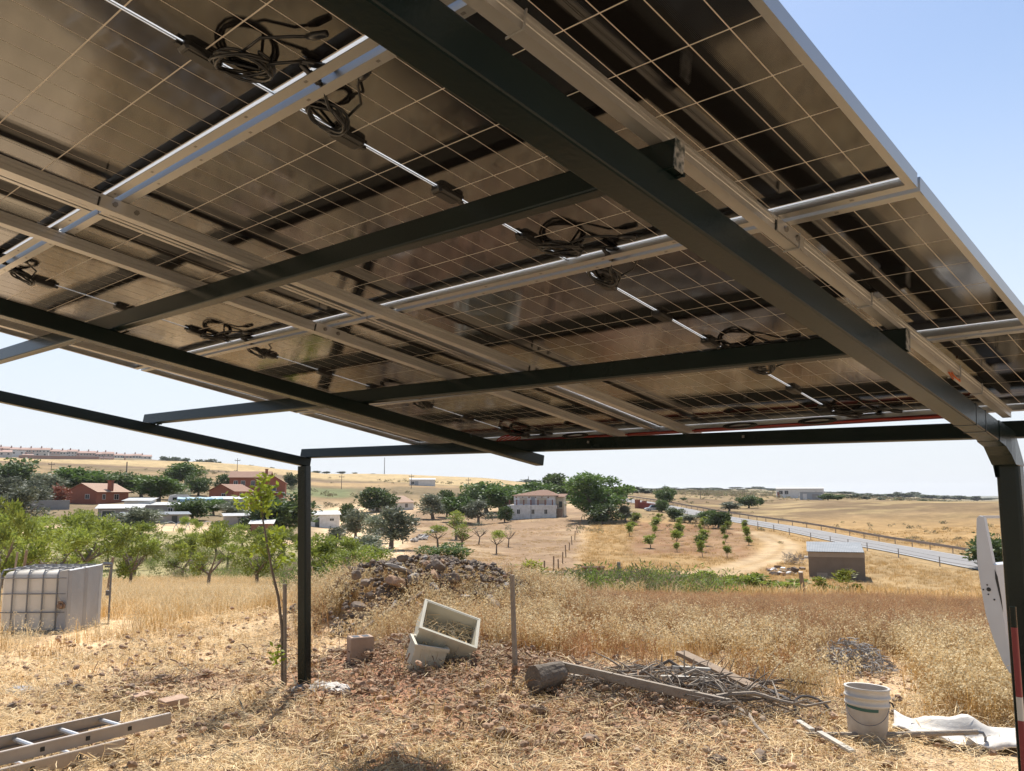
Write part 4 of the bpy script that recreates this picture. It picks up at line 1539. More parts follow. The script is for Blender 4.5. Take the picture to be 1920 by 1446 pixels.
sh = mb.build('plastic_sheet', m_sheet, loc=s0, smooth=True, label='crumpled white sheeting on the ground beside the right post', cat='sheet')
sm = sh.modifiers.new('thick', 'SOLIDIFY')
sm.thickness = .012

# striped pole by the right post
sp = pt(1911, 1300, 4.36)
sp.z = gz(sp.x, sp.y)
zt = pt(1906, 1138, math.hypot(sp.x, sp.y)).z - sp.z
pole = thing('striped_pole', 'red pole with a white mark and dark green top standing against the right post', 'pole', sp)
zz = [0, zt * .594, zt * .677, zt * .925, zt]
for a, b, nm, m in ((0, 1, 'shaft', mat('red_paint', (.22, .03, .028), .5)), (1, 2, 'white_mark', m_brim), (2, 3, 'shaft', bpy.data.materials['red_paint']), (3, 4, 'cap', m_green)):
    MB().beam((0, 0, zz[a]), (0, 0, zz[b]), .024, .022, (0, 1, 0), .005).build(nm, m, pole)

# vehicle door standing in the grass behind the post
m_door = mat('white_car_paint', (.52, .53, .54), .3, 0, .5, noise=(3, (.46, .46, .47), 1))
dD = 7.55
db = pt(1893, 1262, dD)
door = thing('vehicle_door', 'grey-white vehicle door standing upright in the grass behind the right post', 'car door', (db.x, db.y, db.z), facing(1880, rad(-8)))
k = 1 / ppm(1880, dD)


def dpt(u, v):
    return (u - 1893) * k, (1262 - v) * k


left = [(1893, 1262), (1884, 1245), (1871, 1205), (1861, 1160), (1856, 1110), (1853, 1070)]
right = [(1899, 1262), (1897, 1240), (1893, 1205), (1889, 1160), (1886, 1110), (1883, 1070)]
mb = MB()
ringsA = [dpt(*p) for p in left] + [dpt(*p) for p in reversed(right)]
mb.loft([[(x, 0, z) for x, z in ringsA], [(x + .22, .75, z) for x, z in ringsA]])
mb.build('panel', m_door, door)
mb = MB()
fr = [dpt(*p) for p in ((1853, 1070), (1854, 1030), (1857, 985), (1861, 980))] + [dpt(*p) for p in ((1869, 982), (1871, 1000), (1879, 1068), (1883, 1070))]
mb.loft([[(x, 0, z) for x, z in fr], [(x + .01, .05, z) for x, z in fr]])
t0_, t1_ = dpt(1861, 980), dpt(1888, 984)
mb.beam((t0_[0] + .02, .025, t0_[1] - .01), (t0_[0] + .26, .74, t0_[1] - .02), .03, .02)
mb.beam((t0_[0] + .26, .74, t0_[1] - .02), (dpt(1884, 1070)[0] + .2, .74, dpt(1884, 1070)[1]), .03, .03)
mb.build('window_frame', m_door, door)
for (u, v), r_ in (((1869, 1115), .016), ((1860, 1116), .006), ((1868, 1124), .006), ((1867, 1107), .006), ((1877, 1133), .007)):
    x, z = dpt(u, v)
    mb = MB()
    mb.loft([[(x + r_ * math.cos(q), y, z + r_ * math.sin(q)) for q in np.linspace(0, 2 * math.pi, 9)[:-1]] for y in (-.004, .002)])
    mb.build('latch' if r_ > .01 else 'bolt', m_black, door)
mb = MB()
sl = [dpt(*p) for p in ((1880, 1078), (1884, 1090), (1888, 1130), (1889, 1155), (1884, 1120), (1880, 1095))]
mb.loft([[(x + .004, y, z) for x, z in sl] for y in (-.003, .002)])
mb.build('seal', m_black, door)

# ---- wood pile on the right
PILE = 'timber and branches thrown on the wood pile'
lg = gpt(1018, 1303)
mb = MB()
lr = .096
pts = [Vector((0, 0, lr * .85)), Vector((.05, .03, lr * .9)), Vector((.11, .06, lr * .92)), Vector((.17, .1, lr * .97)), Vector((.23, .13, lr))]
rings = []
n_ = 30
rr_ = random.Random(4)
jj = [1 + .05 * math.sin(i * .42) + .04 * math.sin(i * 1.3 + 1) + rr_.uniform(-.035, .035) for i in range(n_)]
dd_ = (pts[-1] - pts[0]).normalized()
s_ = dd_.cross(Vector((0, 0, 1))).normalized()
u_ = s_.cross(dd_)
for q, p in enumerate(pts):
    rings.append([p + (s_ * math.cos(6.283 * i / n_) + u_ * math.sin(6.283 * i / n_)) * lr * jj[(i + q * 0) % n_] * (1.04, 1.0, .97, .96, .9)[q] * (1 + .02 * math.sin(i * 2.1 + q * 1.7)) for i in range(n_)])
mb.loft(rings)
lo = mb.build('log', m_bark, loc=gpt(1000, 1306) + Vector((0, 0, .04)), rot=(0, 0, facing(1018, .15)), label='thick sawn log with rough bark at the left end of the wood pile', cat='log')
lying('plank', 'long weathered plank lying along the front of the wood pile', 'plank', 1052, 1298, 1372, 1346, .04, .065, m_wood, .15, .06)
lying('plank', 'dark broken plank sloping down the right side of the wood pile', 'plank', 1278, 1272, 1420, 1322, .11, .035, m_wood2, .20, .10)
lying('plank', 'pale narrow plank lying across the middle of the wood pile', 'plank', 1236, 1306, 1335, 1308, .05, .035, m_whitewood, .12)
lying('plank', 'thin pale board under the pale narrow plank', 'plank', 1262, 1296, 1332, 1300, .045, .025, m_whitewood, .17)
lying('plank', 'grey board lying behind the log', 'plank', 1070, 1290, 1150, 1296, .06, .03, m_wood, .07)
rr_ = random.Random(21)
labels = ['dead grey branch lying in the wood pile']
for k in range(96):
    u0 = rr_.uniform(1060, 1425)
    v0 = 1288 + (u0 - 1065) * .10 + rr_.uniform(-26, 20)
    a = gpt(u0, v0)
    L = rr_.uniform(.25, .95)
    hd = rr_.gauss(azim(1200) + 1.5, .55)
    z = .02 + .13 * rr_.random() * max(.2, 1 - abs(u0 - 1230) / 220)
    pts = []
    for q in range(6):
        t = q / 5
        pts.append(Vector((math.sin(hd) * L * t, math.cos(hd) * L * t, z + (rr_.uniform(-.02, .03)) + t * rr_.uniform(-.05, .06) + .05 * math.sin(t * 3))))
        hd += rr_.uniform(-.16, .16)
    for p in pts:
        gg = gz(a.x + p.x, a.y + p.y) - a.z
        p.z = max(p.z + gg * .7, gg + .012)
    r0 = .004 + .016 * rr_.random() ** 1.6
    mb = MB().tube(pts, [r0 * (1 - .55 * q / 5) for q in range(6)], 6)
    for q in (1, 3):
        if rr_.random() < .6:
            d2 = Vector((rr_.uniform(-1, 1), rr_.uniform(-1, 1), rr_.uniform(.1, .9))).normalized() * rr_.uniform(.08, .25)
            mb.tube([pts[q], pts[q] + d2 * .5 + Vector((0, 0, .01)), pts[q] + d2], [r0 * .5, r0 * .4, r0 * .2], 5)
    mb.build('branch', m_bark if rr_.random() < .5 else m_wood, loc=a, label=('dead grey branch in the left half of the wood pile' if u0 < 1240 else 'dead grey branch in the right half of the wood pile') if r0 < .012 else ('thick dead branch in the left half of the wood pile' if u0 < 1240 else 'thick dead branch in the right half of the wood pile'), cat='branch', group=PILE)
# bleached upright branch stub
a = gpt(1415, 1300)
MB().tube([(0, 0, 0), (-.01, .02, .08), (.0, .02, .15), (.035, .01, .2)], [.016, .015, .012, .004], 7).build('branch', m_whitewood, loc=a, label='bleached forked branch sticking up at the right end of the wood pile', cat='branch')
# hoop net
nb = gpt(1520, 1356)
h0 = gpt(1362, 1292) + Vector((0, 0, .12))
m_dark = mat('dark_wire', (.09, .08, .075), .6)
net = thing('hoop_net', 'wire hoop on a long thin handle lying beside the wood pile', 'hoop', nb)
h1 = pt(1505, 1325, math.hypot(nb.x, nb.y) * 1.01)
MB().tube([h0 - nb, (h0 + h1) / 2 - nb + Vector((0, 0, .02)), h1 - nb], .011, 7).build('handle', m_dark, net)
hc = pt(1525, 1334, math.hypot(nb.x, nb.y))
hx = (pt(1562, 1345, math.hypot(nb.x, nb.y)) - pt(1490, 1322, math.hypot(nb.x, nb.y))) / 2
hy = Vector((.03, -.06, -.085))
MB().tube([hc - nb + hx * math.cos(q) + hy * math.sin(q) for q in np.linspace(0, 6.283, 25)], .011, 6, caps=False).build('ring', m_dark, net)
mb = MB()
for k in range(-4, 5):
    c_ = k / 5
    e = math.sqrt(1 - c_ * c_)
    mb.tube([hc - nb + hx * c_ + hy * e, hc - nb + hx * c_ - hy * e + Vector((0, 0, -.02))], .0012, 3)
mb.build('mesh', m_brim, net)
# stones at the right end of the pile
for k, (u, v, s) in enumerate(((1473, 1345, .07), (1500, 1358, .055), (1392, 1352, .05), (1490, 1340, .05))):
    p = gpt(u, v)
    MB().rock((0, 0, s * .35), (s * 1.2, s, s * .7), random.Random(k + 50)).build('stone', m_stone if k % 2 else m_slab, loc=p, label=('dark stone beside the hoop net', 'flat pale stone inside the hoop net', 'pale stone at the plank\'s right end', 'small dark stone behind the hoop net')[k], cat='stone')

# finer twigs and grass tangled in the pile
mb = MB()
o_ = gpt(1240, 1300)
rr2 = random.Random(66)
for k in range(420):
    u0 = rr2.uniform(1045, 1440)
    a = gpt(u0, 1290 + (u0 - 1065) * .10 + rr2.uniform(-30, 34)) if k % 3 == 0 else a + Vector((rr2.gauss(0, .08), rr2.gauss(0, .08), 0))
    p = a - o_ + Vector((0, 0, rr2.uniform(.02, .13)))
    d_ = Vector((rr2.gauss(0, 1), rr2.gauss(0, 1), rr2.gauss(0, .35))).normalized() * rr2.uniform(.05, .2)
    mb.tube([p - d_ * .5, p + Vector((0, 0, .012)), p + d_ * .5], [.004, .004, .0015], 3)
mb.build('twigs', m_bark, loc=o_, kind='stuff', label='thin twigs tangled through the wood pile')

# heap of grey brush in the oats
bq = gpt(1595, 1252)
m_brush = mat('grey_twig', (.30, .28, .26), .85, obj_rand=.2)
mb = MB()
rr_ = random.Random(9)
for k in range(520):
    a, q = rr_.uniform(0, 6.28), rr_.random() ** .6
    px, py = q * .42 * math.cos(a), q * .32 * math.sin(a)
    z = .27 * (1 - q * q) * rr_.random() + .01
    d = Vector((rr_.gauss(0, 1), rr_.gauss(0, 1), rr_.gauss(0, .4))).normalized() * rr_.uniform(.05, .16)
    mb.tube([Vector((px, py, z)) - d * .5, Vector((px, py, z + .01)), Vector((px, py, z)) + d * .5], [.005, .005, .002], 3)
mb.build('brush_heap', m_brush, loc=bq, label='low heap of grey dry brush in the oat grass left of the post', cat='brush heap')

# ---- plastic crates and clay block at the stone heap
m_crate = mat('cream_plastic', (.66, .62, .50), .5, 0, .4, noise=(5, (.52, .47, .36), 1.2), trans=.1)


def crate(label, loc, euler, sx, sy, sz, fill):
    root = thing('crate', label, 'crate', loc)
    root.rotation_euler = euler
    t = .012
    for x0, x1, y0, y1 in ((-sx / 2, sx / 2, -sy / 2, -sy / 2 + t), (-sx / 2, sx / 2, sy / 2 - t, sy / 2), (-sx / 2, -sx / 2 + t, -sy / 2 + t, sy / 2 - t), (sx / 2 - t, sx / 2, -sy / 2 + t, sy / 2 - t)):
        MB().bounds(x0, x1, y0, y1, 0, sz).build('side', m_crate, root)
    MB().bounds(-sx / 2 + t, sx / 2 - t, -sy / 2 + t, sy / 2 - t, .002, .012).build('bottom', m_crate, root)
    mb = MB()
    e = .014
    for x0, x1, y0, y1 in ((-sx / 2 - e, sx / 2 + e, -sy / 2 - e, -sy / 2 + .001), (-sx / 2 - e, sx / 2 + e, sy / 2 - .001, sy / 2 + e), (-sx / 2 - e, -sx / 2 + .001, -sy / 2, sy / 2), (sx / 2 - .001, sx / 2 + e, -sy / 2, sy / 2)):
        mb.bounds(x0, x1, y0, y1, sz - .028, sz + .003)
    mb.build('rim', m_crate, root)
    for k in (-.25, 0, .25):
        MB().bounds(sx * k - .006, sx * k + .006, -sy / 2 - .010, -sy / 2 + .002, .01, sz - .03).build('rib', m_crate, root)
    if fill:
        q = random.Random(8)
        mb = MB()
        for _ in range(150):
            c = Vector((q.uniform(-.42, .42) * sx, q.uniform(-.42, .42) * sy, q.uniform(.05, .16)))
            d = Vector((q.gauss(0, 1), q.gauss(0, 1), q.gauss(0, .3))).normalized() * q.uniform(.04, .13)
            mb.tube([c - d, c, c + d], [.0035, .0035, .002], 3)
        mb.build('straw_fill', m_straw_pale, root)
    return root


cp = gpt(826, 1232)
crate('cream plastic crate tipped towards the viewer with dry straw inside', cp + Vector((.0, .0, .10)), (rad(33), rad(21), facing(826, .10)), .50, .36, .24, True)
cp2 = gpt(790, 1247)
crate('cream plastic crate upended in front of the tipped one', cp2 + Vector((0, 0, -.06)), (rad(14), rad(12), facing(790, .25)), .28, .20, .27, False)
bb = gpt(675, 1242)
blk = thing('clay_block', 'square brown clay block standing in the grass left of the crates', 'block', bb, facing(675, .25))
mb = MB()
mb.loft([[(x * k, y * k, z) for x, y in ((-.105, -.075), (.105, -.075), (.105, .075), (-.105, .075))] for z, k in ((-.01, .98), (.02, 1), (.20, 1.0), (.215, .95))])
mb.build('body', m_block, blk)
mb = MB()
for x in (-.045, .045):
    mb.bounds(x - .03, x + .03, -.05, .05, .206, .2165)
mb.build('hole', m_black, blk)

# bricks, clods and scraps in the yard
rr_ = random.Random(12)
for u, v, s, m, lab in ((268, 1322, (.17, .11, .05), m_brick, 'pale brick lying flat above the ladder end'), (325, 1337, (.19, .13, .08), m_brick, 'broken brick at the tip of the ladder')):
    mb = MB()
    mb.loft([[(x * s[0] / 2 * k + rr_.uniform(-.004, .004), y * s[1] / 2 * k + rr_.uniform(-.004, .004), z) for x, y in ((-1, -1), (1, -1), (1, 1), (-1, 1))] for z, k in ((0, .95), (.01, 1), (s[2] - .006, 1), (s[2], .94))])
    mb.build('brick', m, loc=gpt(u, v) + Vector((0, 0, .03)), rot=(.06, -.05, facing(u, .4)), label=lab, cat='brick')
for u, v, s, lab in ((298, 1283, .055, 'brown stone above the pale brick'), (237, 1303, .06, 'dark stone left of the dug patch above the ladder'), (118, 1299, .06, 'flat dark stone right of the grey ash patch'), (148, 1300, .055, 'second flat dark stone right of the grey ash patch'), (22, 1336, .05, 'small dark stone alone above the ladder at the left edge'),
                     (1010, 1340, .05, 'dark stone in the straw left of the log'), (938, 1384, .045, 'dark stone right of the dug mound'), (965, 1388, .04, 'reddish stone right of the dug mound'), (1045, 1390, .05, 'flat reddish stone in front of the wood pile'), (1108, 1402, .05, 'flat brown stone in front of the wood pile, nearer the viewer'),
                     (1425, 1432, .05, 'dark stone at the lower edge left of the pale lath'), (1345, 1440, .05, 'dark stone at the lower edge below the long plank'), (680, 1296, .06, 'reddish stone between the left post and the dug mound')):
    MB().rock((0, 0, s * .25), (s * 1.7, s * 1.2, s * .9), random.Random(u)).build('stone', m_rust if 'redd' in lab else m_stone, loc=gpt(u, v) + Vector((0, 0, .02)), label=lab, cat='stone')
# grey ash patch and cement spill
m_ash = mat('grey_ash', (.50, .50, .52), .95, noise=(30, (.30, .30, .31), 1.2, 8), bump=(40, .8))
for u, v, sx, sy, m, nm, lab, cat in ((40, 1297, .19, .16, m_ash, 'ash_patch', 'patch of pale grey ash on the straw at the left edge', 'ash'), (622, 1294, .26, .09, mat('cement', (.66, .62, .57), .95, noise=(14, (.5, .46, .41), 1.2, 8), bump=(30, .6)), 'cement_spill', 'pale cement spill on the ground right of the left post', 'cement')):
    p = gpt(u, v)
    r_ = random.Random(u)
    mb = MB()
    vs = [(0, 0, .05)]
    for ring, kk in enumerate((.45, .8, 1.0)):
        for i in range(18):
            a = i / 18 * 6.283
            q = kk * (1 + r_.uniform(-.22, .22))
            X_, Y_ = math.cos(a) * sx * q, math.sin(a) * sy * q
            vs.append((X_, Y_, gz(p.x + X_, p.y + Y_) - p.z + (.04, .03, -.015)[ring] + r_.uniform(-.004, .006)))
    fs = [(0, 1 + i, 1 + (i + 1) % 18) for i in range(18)]
    for ring in range(2):
        o_ = 1 + 18 * ring
        fs += [(o_ + i, o_ + 18 + i, o_ + 18 + (i + 1) % 18, o_ + (i + 1) % 18) for i in range(18)]
    mb.add(vs, fs)
    mb.build(nm, m, loc=p, label=lab, cat=cat)

# ---- stone heap behind the crates: the biggest stones one by one, the small ones as one mass
hp = gpt(785, 1185)
heap = thing('stone_heap', 'big heap of broken stone and slabs overgrown with dry weeds', 'stone heap', hp)
hx_, hy_ = Vector((math.cos(-azim(785)), math.sin(-azim(785)), 0)), Vector((math.sin(azim(785)), math.cos(azim(785)), 0))


def heap_z(a, b):
    """height of the heap over the ground: a across, b into the picture"""
    q = .36 * math.exp(-((a - .0) / .7) ** 2 - ((b - 1.5) / .95) ** 2) + .34 * math.exp(-((a - .95) / .75) ** 2 - ((b - 1.2) / .8) ** 2) + .28 * math.exp(-((a + .85) / .5) ** 2 - ((b - 1.5) / .8) ** 2)
    return q


def heap_pos(a, b, dz):
    p = hp + hx_ * a + hy_ * b
    return Vector((p.x - hp.x, p.y - hp.y, gz(p.x, p.y) - hp.z + heap_z(a, b) + dz))


rr_ = random.Random(77)
protos = []
for k in range(7):
    s = (.095, .07, .052)
    protos.append(MB().rock((0, 0, 0), (s[0], s[1] * rr_.uniform(.8, 1.2), s[2] * rr_.uniform(.7, 1.2)), rr_, 0, jit=.3).mesh('stone', m_stone if k < 5 else (m_rust if k == 5 else m_slab)))
for k in range(420):
    a, b = rr_.gauss(.3, 1.0), rr_.uniform(.0, 2.4)
    if heap_z(a, b) < .04:
        continue
    sc = rr_.uniform(.35, 1.0) * (1.25 if rr_.random() < .12 else .8)
    put('stone', protos[rr_.choice((0, 1, 2, 3, 4, 0, 1, 2, 3, 4, 5, 6))], heap, loc=heap_pos(a, b, .02), rot=(rr_.uniform(-.7, .7), rr_.uniform(-.7, .7), rr_.uniform(0, 6.28)), scale=sc)
mb = MB()
for k in range(1500):
    a, b = rr_.gauss(.25, 1.0), rr_.uniform(-.1, 2.5)
    if heap_z(a, b) < .02 and rr_.random() < .6:
        continue
    q = rr_.uniform(.02, .05)
    mb.rock(heap_pos(a, b, q * .2), (q * 1.3, q, q * .7), rr_)
mb.build('rubble', m_stone, heap, kind='stuff')
# large slabs named in the photograph
for (u, v), s, rot, m, lab in (((748, 1066), (.42, .28, .055), (.05, .03, .1), m_slab, 'long pale slab topping the heap'), ((742, 1090), (.36, .22, .12), (.1, .05, .2), m_rust, 'reddish block under the pale slab'), ((775, 1085), (.16, .12, .12), (0, .1, .5), m_slab, None),
                               ((755, 1047), (.15, .12, .09), (.1, .1, .2), m_stone, None), ((822, 1062), (.2, .16, .12), (.2, .3, .4), m_stone, None), ((816, 1078), (.22, .14, .07), (.1, .4, .2), m_rust, None), ((815, 1105), (.24, .16, .09), (.3, .5, .1), m_slab, None),
                               ((872, 1118), (.14, .12, .03), (.2, .1, .2), m_slab, None), ((873, 1145), (.12, .05, .15), (.1, .2, .2), m_slab, None), ((668, 1078), (.14, .12, .12), (.3, .2, .1), m_stone, None), ((685, 1092), (.17, .13, .07), (.1, .2, .6), m_stone, None), ((925, 1128), (.24, .14, .05), (.2, .45, .2), m_slab, None),
                               ((850, 1085), (.2, .16, .12), (.2, .3, .9), m_stone, None), ((672, 1137), (.2, .15, .08), (.1, .1, .1), m_stone, None)):
    Dh = math.hypot(hp.x, hp.y) + 1.0 - (v - 1050) * .008
    p = pt(u, v, Dh) - hp
    o = MB().rock((0, 0, 0), (s[0] * .6, s[1] * .6, s[2] * .62), random.Random(u * 3 + v), 1, jit=.3).build('stone', m, heap, loc=p, rot=(rot[0], rot[1], rot[2] + facing(u)))
    if lab:
        o['label'] = lab
# crooked sticks on the heap
st = gpt(655, 1215)
MB().tube([pt(652, 1203, 9.6) - st, pt(735, 1140, 10.0) - st, pt(742, 1128, 10.1) - st], .022, 7).build('stick', m_wood, loc=st, label='grey pole leaning up the left side of the stone heap', cat='stick')
MB().tube([pt(752, 1138, 10.1) - st, pt(795, 1110, 10.3) - st], .022, 7).build('stick', m_wood2, loc=st, label='brown stick lying across the middle of the stone heap', cat='stick')
MB().tube([pt(780, 1130, 9.9) - st, pt(812, 1150, 9.8) - st], .016, 7).build('stick', m_wood, loc=st, label='short pale stick behind the tipped crate', cat='stick')

# ---- fence posts near by


def fencepost(label, u, vt, vb, r, m, lean=0.0, D=None):
    b = gpt(u, vb) if D is None else gat(u, D)
    D = math.hypot(b.x, b.y)
    t = pt(u - lean, vt, D)
    L = t.z - b.z
    o = MB().beam((0, 0, -.1), (t.x - b.x, t.y - b.y, L), r * 2, r * 1.7, (0, 1, 0), r * .5, taper=.9).build('fence_post', m, loc=b, label=label, cat='fence post')
    return o, b


fencepost('leaning grey fence post right of the stone heap', 967, 1078, 1262, .020, m_wood, 7)
fencepost('wooden stake tied to the thin sapling left of the post', 534, 1095, 1287, .018, m_wood, 0)
fencepost('thin rusty rod standing close to the right side of the left post', 572, 1122, 1285, .006, m_wood2, -4)
fencepost('fence post standing in the green weeds', 1160, 1054, 1125, .05, m_wood, 0, 24)
fencepost('fence post in the meadow left of the hut', 1501, 1074, 1128, .05, m_wood2, 0, 22)
fencepost('fence post at the far left above the tank', 50, 1032, 1068, .04, m_wood2, 0, 26)
fencepost('fence post right of the tipped tank', 209, 1045, 1105, .035, m_wood2, -3, 22)
fencepost('thin stake in the grass above the tank', 33, 1035, 1066, .03, m_wood, 0, 27)

# thin sapling with yellow-green leaves beside the post
m_yl = leafmat('yellow_green_leaf', (.42, .46, .05), (.30, .40, .045), .5)
sb = gpt(530, 1287)
sD = math.hypot(sb.x, sb.y)
sap = thing('sapling', 'thin young tree with sparse yellow-green leaves beside the left post', 'sapling', sb)
tr_ = [(530, 1290), (529, 1180), (522, 1120), (510, 1070), (502, 1025), (492, 970), (488, 920), (487, 905)]
P_ = [pt(u, v, sD) - sb for u, v in tr_]
MB().tube(P_, [.014, .013, .012, .0105, .009, .007, .005, .003], 7).build('trunk', m_bark, sap)
rr_ = random.Random(31)
mb, mt = MB(), MB()
for u, v, su, sv, n in ((495, 905, 12, 16, 40), (468, 938, 26, 12, 60), (492, 935, 18, 18, 60), (503, 920, 10, 14, 30), (520, 1005, 14, 18, 36), (483, 1028, 14, 8, 30), (530, 1050, 12, 8, 26), (544, 1045, 8, 8, 16), (515, 1020, 12, 10, 20), (520, 1230, 10, 16, 22), (498, 955, 10, 12, 20)):
    c = pt(u, v, sD * rr_.uniform(.985, 1.015)) - sb
    near = min(P_, key=lambda q: (q - c).length)
    mt.tube([near, (near + c) / 2 + Vector((0, 0, -.01)), c], [.004, .003, .0015], 4)
    for _ in range(int(n * 1.5)):
        p = pt(u + rr_.gauss(0, su * .6), v + rr_.gauss(0, sv * .6), sD * rr_.uniform(.98, 1.02)) - sb
        d = Vector((rr_.gauss(0, 1), rr_.gauss(0, 1), rr_.gauss(-.2, .7))).normalized() * rr_.uniform(.04, .075)
        s = d.cross(Vector((rr_.gauss(0, 1), rr_.gauss(0, 1), rr_.gauss(0, 1)))).normalized() * .014
        mb.add([p, p + d * .5 + s, p + d, p + d * .5 - s], [(0, 1, 2, 3)])
mt.build('twig', m_bark, sap)
mb.build('leaves', m_yl, sap)
# ------------------------------------------------------------------ trees
m_lf_orch = leafmat('orchard_leaf', (.170, .225, .034), (.285, .315, .060), .42)
m_lf_dark = leafmat('dark_leaf', (.062, .100, .030), (.115, .160, .048), .32)
m_lf_big = leafmat('broad_leaf', (.075, .140, .030), (.140, .215, .045), .32)
m_lf_olive = leafmat('olive_leaf', (.135, .155, .095), (.22, .24, .155), .25)
m_lf_yel = leafmat('yellowing_leaf', (.22, .25, .035), (.30, .30, .05), .4)
m_lf_far = leafmat('far_leaf', (.055, .08, .035), (.10, .125, .055), .25)
m_lf_red = leafmat('red_leaf', (.22, .065, .04), (.30, .11, .06), .25)
m_trunk = mat('trunk_bark', (.13, .095, .07), .95, noise=(5, (.22, .18, .14), 1.2, 6))


def crown(seed, lobes, n, leaf, asp=2.0, shell=.55, up=.3, inner=.15):
    """leaf-sized faces spread through overlapping uneven lobes (unit scale: metres)"""
    r = np.random.default_rng(seed)
    wts = np.array([l[3] ** 2 for l in lobes])
    wts /= wts.sum()
    li = r.choice(len(lobes), n, p=wts)
    L = np.array(lobes)[li]
    d = r.normal(size=(n, 3))
    d /= np.linalg.norm(d, axis=1)[:, None]
    lump = .78 + .3 * np.sin(d[:, 0] * 4 + L[:, 0] * 3 + seed) * np.sin(d[:, 1] * 4.3 + L[:, 2] * 5) + r.normal(size=n) * .06
    q = np.where(r.uniform(size=n) < inner, r.uniform(.2, .8, n), shell + (1 - shell) * r.uniform(size=n) ** .7)
    c = L[:, :3] + d * (L[:, 3] * q * lump)[:, None] * np.array([1, 1, .85])
    t = d * .6 + r.normal(size=(n, 3)) * .8 + np.array([0, 0, up])
    t /= np.linalg.norm(t, axis=1)[:, None]
    s = np.cross(t, r.normal(size=(n, 3)))
    s /= np.linalg.norm(s, axis=1)[:, None] + 1e-9
    ln = (leaf * r.uniform(.55, 1.45, n))[:, None]
    v = np.stack([c, c + t * ln * .5 + s * ln / asp / 2, c + t * ln, c + t * ln * .5 - s * ln / asp / 2], 1).reshape(-1, 3)
    return v, n


def crown_mesh(name, m, *a, **k):
    v, n = crown(*a, **k)
    me = bpy.data.meshes.new(name)
    me.from_pydata(v.tolist(), [], [(4 * i, 4 * i + 1, 4 * i + 2, 4 * i + 3) for i in range(n)])
    me.materials.append(m)
    me.update()
    return me


def trunk_mesh(seed, h, r0, forks, spread):
    q = random.Random(seed)
    mb = MB()
    top = Vector((q.uniform(-.08, .08) * h, q.uniform(-.08, .08) * h, h))
    mb.tube([(0, 0, -.15), (0, 0, h * .15), top * .55, top], [r0 * 1.25, r0, r0 * .85, r0 * .75], 7)
    for k in range(forks):
        a = 6.283 * k / forks + q.uniform(-.5, .5)
        e = top + Vector((math.cos(a) * spread * q.uniform(.6, 1.1), math.sin(a) * spread * q.uniform(.6, 1.1), spread * q.uniform(.7, 1.4)))
        mid = (top + e) / 2 + Vector((0, 0, -spread * .08))
        mb.tube([top * .97, mid, e], [r0 * .6, r0 * .4, r0 * .15], 5)
        for j in range(2):
            f = mid + Vector((q.uniform(-1, 1), q.uniform(-1, 1), q.uniform(.2, 1))) * spread * .5
            mb.tube([mid, (mid + f) / 2, f], [r0 * .3, r0 * .2, r0 * .08], 4)
    return mb.mesh('trunk', m_trunk)


def lobes(seed, n, cx, h0, h1, R, r0, r1):
    q = random.Random(seed)
    out = []
    for k in range(n):
        a = q.uniform(0, 6.283)
        z = q.uniform(h0, h1)
        w_ = math.sin(math.pi * (z - h0 + .25 * (h1 - h0)) / (1.5 * (h1 - h0) + 1e-6))
        d = R * w_ * q.uniform(.2, 1)
        out.append((d * math.cos(a), d * math.sin(a), z, q.uniform(r0, r1)))
    return out


TREE = {}
for s in range(4):   # orchard trees, height about 2.6, width about 2.4
    TREE['orchard', s] = (crown_mesh('crown', m_lf_orch, 100 + s, lobes(s, 13, 0, .70, 2.15, 1.0, .22, .5), 2100, .13, 3.2, .25, .7, .5), trunk_mesh(s, .65, .07, 5, .6), 2.6, 2.6)
for s in range(3):   # dark dense bushes, height 4, width 4.4
    TREE['dark', s] = (crown_mesh('crown', m_lf_dark, 200 + s, lobes(20 + s, 16, 0, .9, 3.0, 1.5, .6, 1.0), 3000, .30, 2.0, .5), trunk_mesh(20 + s, .9, .15, 5, 1.0), 4.0, 4.6)
for s in range(3):   # broad green trees, height 6, width 6
    TREE['green', s] = (crown_mesh('crown', m_lf_big, 300 + s, lobes(30 + s, 18, 0, 2.0, 4.9, 2.0, .8, 1.35), 4200, .36, 2.0, .5), trunk_mesh(30 + s, 1.9, .2, 6, 1.4), 6.0, 6.0)
for s in range(2):   # grey olive trees, height 4, width 4
    TREE['olive', s] = (crown_mesh('crown', m_lf_olive, 400 + s, lobes(40 + s, 15, 0, 1.0, 3.2, 1.3, .5, .9), 3400, .24, 3.2, .4, .4, .3), trunk_mesh(40 + s, 1.0, .14, 5, .9), 4.0, 4.0)
for s in range(2):   # thin young fruit trees, height 3, width 2
    TREE['young', s] = (crown_mesh('crown', m_lf_orch, 500 + s, lobes(50 + s, 7, 0, 1.3, 2.5, .6, .3, .5), 900, .14, 2.6, .35, .5, .4), trunk_mesh(50 + s, 1.0, .07, 5, .7), 3.0, 2.1)
    TREE['bare', s] = (crown_mesh('crown', m_lf_olive, 540 + s, lobes(54 + s, 6, 0, 1.2, 2.5, .5, .25, .4), 260, .12, 3, .3), trunk_mesh(54 + s, .9, .06, 7, .9), 3.0, 1.8)
for s in range(3):   # leafy shoots in the sapling rows, height 1.6, width .9
    TREE['shoot', s] = (crown_mesh('crown', m_lf_orch, 600 + s, lobes(60 + s, 5, 0, .4, 1.35, .16, .2, .34), 420, .17, 2.6, .3, .9, .4), trunk_mesh(60 + s, .4, .03, 3, .25), 1.6, .9)
